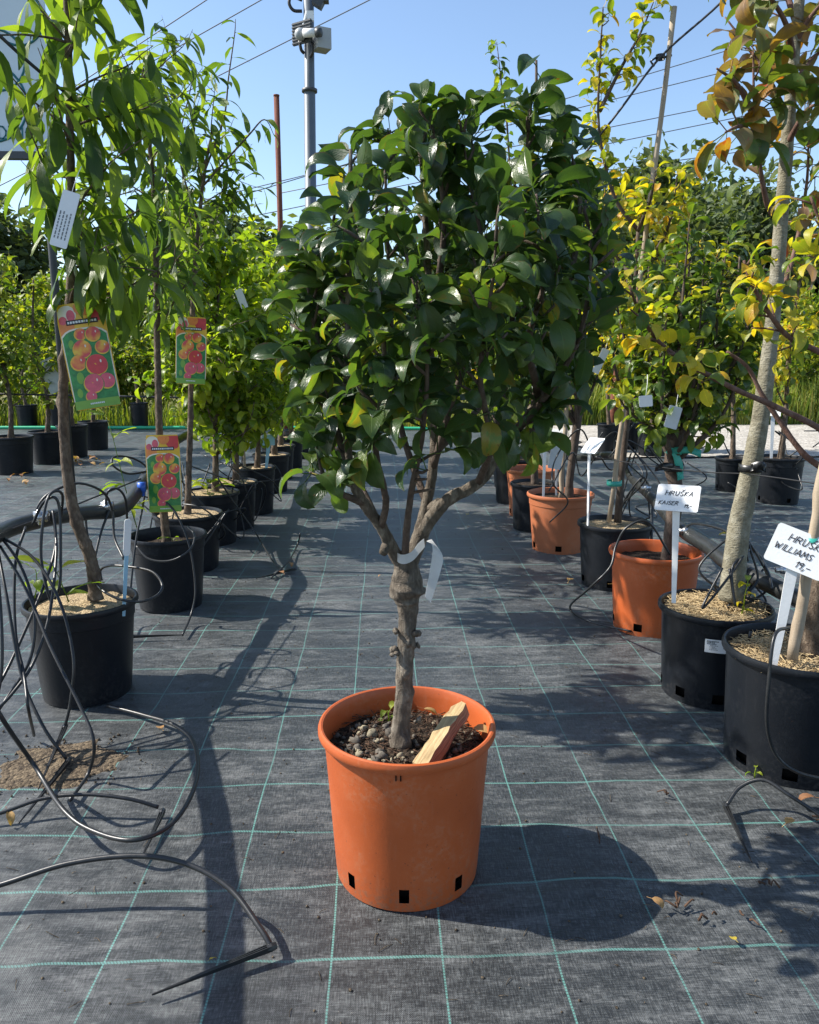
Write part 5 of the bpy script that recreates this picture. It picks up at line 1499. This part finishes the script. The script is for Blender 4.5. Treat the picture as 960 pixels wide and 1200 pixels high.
def hang_tag(label, x, y, Yd, w_, h_, tilt, rows=4, mat='paper', yaw=0.0):
    c = at(x, y, Yd); t = thing('plant_tag', label, 'tag', c)
    N = nrm(np.array([yaw, -1, .1])); X = nrm(np.array([math.cos(tilt), .0, math.sin(tilt)])); X = nrm(X - N * (X @ N)); Yv = np.cross(N, X)
    mb = MB(); quad_card(mb, [c + X * a + Yv * b for a, b in rounded(w_, h_, w_ * .1)], .0015, N); pl = mb.build('card', M[mat], t, smooth=False)
    if rows:
        mb = MB(); g = random.Random(int(x))
        for k in range(rows):
            u = -.36
            vv = -.36 + k * .2
            while u < .1:
                wv = g.uniform(.03, .07)
                mb.add([c + X * (vv * w_) + Yv * (u * h_) + N * .0015, c + X * (vv * w_) + Yv * ((u + wv) * h_) + N * .0015, c + X * ((vv + .07) * w_) + Yv * ((u + wv) * h_) + N * .0015, c + X * ((vv + .07) * w_) + Yv * (u * h_) + N * .0015][::-1], [(0, 1, 2, 3)])
                u += wv + .015
        mb.build('print', M['inkgrey'], pl, smooth=False)['kind'] = 'stuff'
    a = c + Yv * h_ / 2
    MB().tube([a - Yv * .01, a + np.array([.012, .02, .05]), a + np.array([.02, .05, .09])], .0012, 5).build('string', M['white'], t)
hang_tag('white printed tag hanging in the foliage above the largest fruit card', 76, 257, Y1 - .33, .058, .185, R(-17))
hang_tag('pale tag hanging on the tall peach tree behind the low-hung card', 149, 290, Y2 - .3, .05, .11, R(-20), 2)
hang_tag('white tag hanging from the yellowing pear tree', 704, 423, P['R4'][1] - .25, .04, .14, R(-25), 0)
hang_tag('small white tag in the bushy glossy pear tree', 757, 470, P['R3'][1] - .3, .06, .05, R(5), 0)
hang_tag('grey tag hanging under the bushy glossy pear tree', 789, 489, P['R3'][1] - .28, .06, .1, R(-15), 0, 'greyplastic')
hang_tag('grey clear tag on the stem in the faded orange pot', 652, 535, P['R5'][1] - .12, .09, .17, R(-10), 0, 'greyplastic')
hang_tag('large crumpled pale tag on a far tree beyond the pipe', 60, 440, P['F1'][1], .22, .42, R(25), 0, 'greyplastic')
hang_tag('long weathered paper label behind the bright green fruit trees', 262, 488, 8.6, .16, .62, R(2), 3, 'paper')
hang_tag('pale tag hanging among the far bright green fruit trees', 322, 495, 9.0, .1, .4, R(-3), 0, 'greyplastic')
hang_tag('small white tag in the bright green foliage', 283, 350, 5.6, .05, .13, R(20), 0)
def tape_wrap(label, x, y, Yd, r, tails, mat='teal', h=.035):
    c = at(x, y, Yd); t = thing('tie_tape', label, 'tape', c)
    mb = MB(); mb.lathe([(r, -h / 2), (r + .002, -h / 2), (r + .002, h / 2), (r, h / 2)], 16, c); mb.build('wrap', M[mat], t)
    for (x1, y1, dy) in tails:
        e = at(x1, y1, Yd - r + dy); s = at(x, y, Yd - r - .004)
        m_ = (s + e) / 2 + np.array([0, -.015, .012]); d = nrm(e - s); sd = nrm(np.cross(d, [0, 1, 0.15])) * .017
        pts = catmull([s, m_, e], 4); mb = MB(); vs, fs = [], []
        for i, p in enumerate(pts):
            tw = math.sin(i * 1.1) * .006; n_ = np.array([0, tw, 0]); vs += [p - sd - n_, p + sd + n_, p + sd + n_ + np.array([0, .001, 0]), p - sd - n_ + np.array([0, .001, 0])]
        for i in range(len(pts) - 1):
            a = i * 4
            for k in range(4): fs.append((a + k, a + (k + 1) % 4, a + 4 + (k + 1) % 4, a + 4 + k))
        mb.add(vs, fs); mb.build('tail', M[mat], t)
tape_wrap('teal tape tied round the trunk of the bushy glossy pear tree', 790, 528, P['R3'][1], .04, ((822, 532, -.05), (798, 562, 0)))
tape_wrap('teal tape with a long tail on the stem in the faded orange pot', 678, 455, P['R5'][1], .03, ((650, 475, -.05), (640, 480, -.08)))
tape_wrap('teal band holding the stem to the tall leaning cane', 720, 566, P['R4'][1] - .03, .042, (), h=.03)
tape_wrap('teal band round the thick cane beside the Williams sign', 951, 636, P['R1'][1] - .1, .02, (), h=.035)
tape_wrap('black rubber clip strapped round the trunk of the bushy glossy pear tree', 790, 548, P['R3'][1] - .01, .046, ((768, 549, -.02),), 'hose', .03)
tape_wrap('black rubber clip strapped round the thick pale trunk', 880, 548, P['R2'][1], .043, ((898, 549, -.02),), 'hose', .028)
def wire(label, pts, r, mat='wire', name='support_wire', cat='wire'):
    P_ = [W(q) for q in pts]; t = thing(name, label, cat, P_[0]); MB().tube(P_ if len(P_) == 2 else catmull(P_, 6), r, 6).build('wire', M[mat], t); return t
wire('thin taut wire running through the trunk clips of the pear row', [(600, 520, 7.0), (770, 547, 3.78), (880, 556, 2.98), (990, 572, 2.45)], .0025)
wire('dark wire sloping past the top of the tall leaning cane', [(640, 235, yR4 + .3), (718, 140, yR4), (774, 67, yR4 - .02), (850, -2, yR4 - .1), (960, -120, yR4 - .3)], .006)
wire('dark wire sloping through the first peach crown', [(-60, -20, Y1 - .25), (0, 42, Y1 - .2), (60, 95, Y1 - .1), (130, 150, Y1 + .2)], .006)
wire('wire stretched along the far row by the hedge', [(-80, 460, 9.4), (120, 464, 9.4), (330, 468, 9.4)], .012)
p = at(774, 67, yR4); t = thing('cane_clip', 'black clip fixing the wire to the top of the leaning cane', 'clip', p); mb = MB(); mb.lathe([(.018, -.012), (.024, -.012), (.024, .012), (.018, .012)], 14, p); mb.tube([p + np.array([.02, 0, 0]), p + np.array([.06, 0, .01])], .006, 6); mb.tube([p - np.array([.02, 0, 0]), p - np.array([.05, 0, .02]), p - np.array([.03, 0, .045])], .006, 6); mb.build('loop', M['hose'], t)

# ------------------------------------------------------------------ mast, posts, cables, banner
YP = 12.0
b = at(367, 520, YP); b[2] = -.1
mast = thing('camera_mast', 'grey steel mast carrying surveillance cameras and a cabinet', 'mast', b)
top = at(361, -70, YP)
MB().tube([b, b + (top - b) * .45, b + (top - b) * .452, b + (top - b) * .73, b + (top - b) * .732, top], [.105, .098, .082, .08, .072, .07], 16).build('pole', M['steel'], mast)
for f in (.452, .73): 
    q = b + (top - b) * f; MB().lathe([(.075, -.02), (.108, -.02), (.108, .02), (.075, .02)], 16, q).build('collar', M['darkmetal'], mast)
sc = YP / FPX
q = at(354, 38, YP - .12); Mx = Matrix.Rotation(R(-35), 4, 'Z')
mb = MB(); mb.box(q, (.32, .03, .28), Mx)
for k in range(7): mb.box(q + np.array([0, -.005, -.12 + k * .04]), (.33, .045, .012), Mx)
mb.build('louvred_panel', M['darkmetal'], mast, smooth=False)
q = at(377, 47, YP - .1); mb = MB(); mb.box(q, (.20, .22, .26), Matrix.Rotation(R(25), 4, 'Z')); mb.build('cabinet', M['greybox'], mast, smooth=False)
q = at(362, 38, YP - .28); mb = MB(); mb.tube([q + np.array([-.07, .02, 0]), q + np.array([.1, -.03, -.01])], .055, 12); cm = mb.build('camera_body', M['white'], mast)
MB().tube([q + np.array([.1, -.03, -.01]), q + np.array([.17, -.05, -.015])], [.06, .055], 12).build('lens_hood', M['darkmetal'], cm)
mb = MB(); mb.sphere(at(352, 40, YP - .2), .08, 10, 6); mb.build('camera_bracket', M['greybox'], mast)
q = at(364, 19, YP - .14); mb = MB(); mb.box(q, (.09, .06, .12)); mb.tube([q + np.array([-.05, 0, .06]), q + np.array([-.07, 0, -.02]), q + np.array([-.1, 0, -.12])], .022, 7); mb.build('junction_box', M['white'], mast, smooth=False)
q = at(373, 3, YP - .15); mb = MB(); mb.box(q, (.14, .14, .1), Matrix.Rotation(R(30), 4, 'Y')); mb.box(at(380, -2, YP - .15), (.12, .12, .1)); mb.build('floodlight', M['darkmetal'], mast, smooth=False)
for pts in ([(354, 0, YP), (342, -4, YP), (339, 4, YP), (344, 12, YP), (354, 13, YP)], [(351, 48, YP - .1), (353, 58, YP - .1), (356, 62, YP - .05)], [(366, 50, YP - .15), (366, 62, YP - .15), (364, 66, YP - .1)]):
    MB().tube(catmull([W(p) for p in pts], 5), .022, 7).build('cable_loop', M['wire'], mast)
def post(label, x, ytop, Yd, r, mat='rust'):
    tp_ = at(x, ytop, Yd); bb = np.array([tp_[0], tp_[1], -.1]); t = thing('steel_post', label, 'post', bb)
    MB().tube([bb, (bb + tp_) / 2, tp_], r, 8).build('shaft', M[mat], t)
    MB().lathe([(.001, .012), (r * 1.1, .012), (r * 1.1, -.01), (r * .9, -.01)], 8, tp_).build('cap', M[mat], t)
post('rusty steel post rising beside the camera mast', 324, 112, 13.0, .042)
post('rusty post by the far end of the pear row', 722, 430, 11.5, .06)
mb = W((622, 500, 11.8)); t = thing('steel_brace', 'slanted rusty brace at the far end of the pear row', 'post', mb); MB().tube([mb, W((704, 400, 11.6))], .045, 8).build('bar', M['rust'], t)
CB = [(143, 65, 242, 0, 34), (161, 82, 306, 0, 34), (196, 119, 433, 0, 34), (675, 112, 960, 27, 40), (704, 120, 960, 57, 40), (700, 152, 870, 118, 40), (700, 171, 960, 118, 40), (830, 183, 960, 165, 40)]
for i, (x0, y0, x1, y1, Yd) in enumerate(CB):
    dx, dy = x1 - x0, y1 - y0
    k0 = 2.2 if i > 2 else 1.4
    A, Bq = at(x0 - dx * k0, y0 - dy * k0, Yd), at(x1 + dx * k0, y1 + dy * k0, Yd)
    t = thing('power_line', 'steep overhead power line beside the mast' if i < 3 else 'shallow overhead power line above the far tree belt', 'cable', A, 'power lines beside the mast' if i < 3 else 'power lines above the tree belt')
    n = 14; sag = .0
    MB().tube([A + (Bq - A) * j / n - np.array([0, 0, sag]) for j in range(n + 1)], .022, 5).build('cable', M['cable'], t)
# banner board
YB = 6.2
c0 = at(-150, 175, YB); c1 = at(66, 178, YB); c2 = at(66, -80, YB)
W_ = c1[0] - c0[0]; z0, z1 = c1[2], c2[2]
t = thing('banner_board', 'pale blue banner board with dark teal print behind the first peach tree', 'banner', (c0[0] + W_ / 2, YB, 0))
mb = MB(); mb.box((c0[0] + W_ / 2, YB, (z0 + z1) / 2), (W_, .03, z1 - z0)); bd = mb.build('board', M['banner'], t, smooth=False)
mb = MB(); X = np.array([1., 0, 0]); Z = np.array([0, 0, 1.]); N = np.array([0, -1., 0])
write(mb, 'DNIC', at(-1, 162, YB - .02), X, Z, N, .082, .011, 0, .28)
mb.build('lettering', M['bannertext'], bd, smooth=False)['kind'] = 'stuff'
for (x, y, r0) in ((-12, 120, .26), (-5, 70, .2), (20, 20, .18)):
    q = at(x, y, YB - .018); mb = MB(); P_ = [q + np.array([r0 * math.cos(a), 0, r0 * math.sin(a)]) for a in np.linspace(0, 2 * math.pi, 33)]
    mb.tube(P_, .008, 4, False); mb.build('printed_ring', M['bannertext'], bd)
for x in (-.3, 1.0):
    xx = c0[0] + W_ * (.92 if x > 0 else .05)
    MB().tube([(xx, YB + .04, -.1), (xx, YB + .04, z1)], .03, 8).build('leg', M['darkmetal'], t)
MB().box((c0[0] + W_ / 2, YB, z0 - .03), (W_, .06, .045)).build('bottom_rail', M['darkmetal'], t, smooth=False)

# ------------------------------------------------------------------ weeds, litter, debris
def weed(label, p, n, ln, seed, kind='peach', mat='bright', stem=.12, droop=.2, name='weed_plant', group=None):
    g = random.Random(seed); p = np.asarray(p, float); t = thing(name, label, 'weed', p, group)
    pts = grow(p - np.array([0, 0, .02]), (g.uniform(-.3, .3), g.uniform(-.3, .1), 1), stem + .02, g, 0, .15, 5)
    MB().tube(pts, [.003 * (1 - .5 * i / 5) for i in range(6)], 5).build('stem', M['bright'], t)
    L = []
    for k in range(n):
        q = pts[1 + k % 5]; th = k * 2.4 + g.random()
        L.append((q, nrm([math.cos(th), math.sin(th), g.uniform(.1, .9)]), nrm([0, 0, 1.0] + rv(g) * .2), g.uniform(*ln)))
    put_leaves(L, kind, t, mat, 300, seed)
c = P['L1']
weed('upright strappy weed in the sand-topped pot beside the leaning stem', at(80, 700, c[1] - .05), 6, (.1, .17), 1, stem=.14)
weed('small broad-leaved weed at the rim of the sand-topped pot', at(40, 695, c[1] - .06), 6, (.05, .08), 2, 'round', stem=.1)
weed('tall leafy seedling growing up beside the low-hung fruit card', at(162, 620, P['L2'][1] - .12), 16, (.09, .16), 3, stem=.62)
weed('low weeds in the soil of the weedy black pot', P['L2'] + np.array([.06, -.08, .0]), 14, (.04, .08), 4, stem=.06)
weed('long-leaved seedling at the rim of a sand-topped pot', P['L4'] + np.array([.0, -.12, .01]), 9, (.14, .22), 5, stem=.12)
weed('spindly sprout at the foot of the thick pale trunk', P['R2'] + np.array([.06, -.1, .01]), 9, (.03, .05), 6, 'round', 'yellowing', stem=.16)
weed('green sprout poking from a drain hole of the Williams pot', gz(885, 905, .02) + np.array([0, -.0, 0]), 4, (.02, .035), 7, 'round', 'bright', stem=.02)
weed('small green seedling by the knobbly trunk in the lone orange pot', np.array([PC[0] - .045, PC[1] + .13, .35]), 5, (.03, .045), 8, 'round', 'bright', stem=.025)
def litter(label, x, y, s, kind, mat, seed, zz=.0, group=None, roll=None):
    g = random.Random(seed); p = gz(x, y, zz + .006)
    if zz == 0: p[2] = max(.004, wr(p[0], p[1]) + .012)
    V, F, UV = LV[kind][g.randrange(16)]
    V = V.copy(); V[:, 2] *= .8; V = V - V.mean(0); V[:, 2] -= V[:, 2].min()
    th = g.uniform(0, 6.28)
    me = np_mesh('fallen_leaf', V, F, uv=UV, mats=[M[mat]]); o = link_mesh('fallen_leaf', me); tag(o, label, 'leaf', group)
    o.location = p; o.scale = (s, s, s); o.rotation_euler = (g.uniform(-.3, .3), g.uniform(-.3, .3), th)
for i, (x, y, s, mt, lab, gp) in enumerate([
    (340, 664, .07, 'dead', 'curled brown leaf at the drip spike in the aisle', None), (330, 672, .06, 'dead', 'brown leaf under the short rising drip hose', None),
    (188, 855, .05, 'dead', 'small brown leaf resting on the coiled drip hose', None), (10, 963, .05, 'dead', 'brown leaf at the end of a drip spike', None),
    (548, 604, .05, 'fallen_yellow', 'yellow leaf lying behind the knobbly trunk in the aisle', None), (848, 628, .07, 'fallen_yellow', 'yellow leaf on the fabric behind the pale trunk', None),
    (668, 682, .08, 'dead', 'pale brown leaf before the cane pot', None), (720, 692, .08, 'dead', 'brown leaf at the foot of the cane pot', None),
    (445, 677, .03, 'dead', 'tiny tan leaf left of the grafted trunk', None), (108, 537, .12, 'dead', 'pale dry leaf alone beyond the pipe', None),
    (770, 1062, .045, 'dead', 'crumpled leaf scrap beside the twig debris', None), (860, 1102, .03, 'fallen_yellow', 'small yellow scrap on the fabric before the Williams pot', None), (250, 1125, .02, 'fallen_yellow', 'tiny pale scrap inside the large hose loop', None),
    (945, 945, .07, 'dead', 'dry brown leaf under the arched drip hose', None), (925, 965, .05, 'dead', 'shrivelled brown leaf near the arched drip hose', None)]):
    litter(lab, x, y, s, 'pear', mt, 400 + i, 0, gp)
g = random.Random(19)
for i in range(16):
    litter('dry brown leaf in the drift beside the far pots beyond the pipe', g.uniform(75, 125), g.uniform(536, 546) , .09, 'pear', 'dead', 430 + i, 0, 'leaf drift beyond the pipe')
for i in range(6):
    litter('dry brown leaf under the far pots beyond the pipe', g.uniform(0, 40), g.uniform(558, 568), .08, 'pear', 'dead', 450 + i, 0, 'leaves under the far pots')
litter('curled reddish dry leaf leaning on the rim in the lone orange pot', 504, 838, .05, 'pear', 'dead', 470, .36)
litter('dry brown leaf against the rim in the lone orange pot', 566, 862, .06, 'pear', 'dead', 471, .355)
# twig debris
for i, (x, y, n) in enumerate(((795, 1060, 5), (832, 1075, 3), (875, 1075, 2), (905, 1040, 3), (700, 985, 2), (780, 930, 2), (960, 960, 4))):
    p = gz(x, y); p[2] = max(0.003, wr(p[0], p[1]) + .004); t = thing('twig_debris', 'dark twig and root scraps lying on the fabric before the pear row', 'debris', p, 'twig scraps on the fabric')
    for k in range(n):
        a = p + np.array([g.uniform(-.02, .02), g.uniform(-.02, .02), .003]); th = g.uniform(0, 6.28); d = np.array([math.cos(th), math.sin(th), g.uniform(0, .4)]) * g.uniform(.012, .04)
        MB().tube(catmull([a, a + d * .5 + rv(g) * .006 + np.array([0, 0, .006]), a + d], 3), [.003] * 3 + [.002] * 4, 5).build('twig', M['chip'], t)
# fine crumbs and straw bits over the fabric
mb = MB()
for i in range(1500):
    x, y = g.uniform(-2.2, 2.4), 1.2 + 6 * g.random() ** 1.6
    z = wr(x, y) + .002; th = g.uniform(0, 6.28)
    if g.random() < .45:
        d = np.array([math.cos(th), math.sin(th), .05]) * g.uniform(.004, .02); a = np.array([x, y, z]); mb.tube([a - d, a + np.array([0, 0, .002]), a + d + rv(g) * .003], .0009, 3, False)
    else:
        s = g.uniform(.0015, .0045); mb.sphere((x, y, z), s, 5, 3, (1, 1, .6), .3, g)
tag(mb.build('ground_crumbs', M['spill']), 'fine soil crumbs and straw bits scattered over the fabric', 'crumbs', kind='stuff')
# spilled soil patch
mb = MB(); c = gz(70, 893); vs, fs = [], []; n1, n2 = 14, 44
vs.append((c[0], c[1], .016))
for i in range(1, n1 + 1):
    for k in range(n2):
        th = 2 * math.pi * k / n2; e = 1 + .45 * mnoise.noise(Vector((math.cos(th) * 2, math.sin(th) * 2, 3))) + .2 * mnoise.noise(Vector((math.cos(th) * 7, math.sin(th) * 7, 8)))
        x, y = c[0] + .2 * e * i / n1 * math.cos(th), c[1] + .16 * e * i / n1 * math.sin(th)
        vs.append((x, y, wr(x, y) + .009 * (1 - (i / n1) ** 2) + .004 * mnoise.noise(Vector((x * 40, y * 40, 0))) + (.002 if i < n1 else -.004)))
for k in range(n2): fs.append((0, 1 + k, 1 + (k + 1) % n2))
for i in range(n1 - 1):
    for k in range(n2):
        a = 1 + i * n2; fs.append((a + k, a + n2 + k, a + n2 + (k + 1) % n2, a + (k + 1) % n2))
mb.add(vs, fs)
for i in range(500):
    th = g.uniform(0, 6.28); r = .3 * abs(g.gauss(0, .5)); x, y = c[0] + r * math.cos(th), c[1] + r * .8 * math.sin(th); mb.sphere((x, y, wr(x, y) + .004), g.uniform(.002, .006), 5, 3, (1, 1, .7), .3, g)
tag(mb.build('soil_spill', M['spill']), 'patch of dry soil spilled on the fabric under the drip hoses', 'soil', kind='stuff')
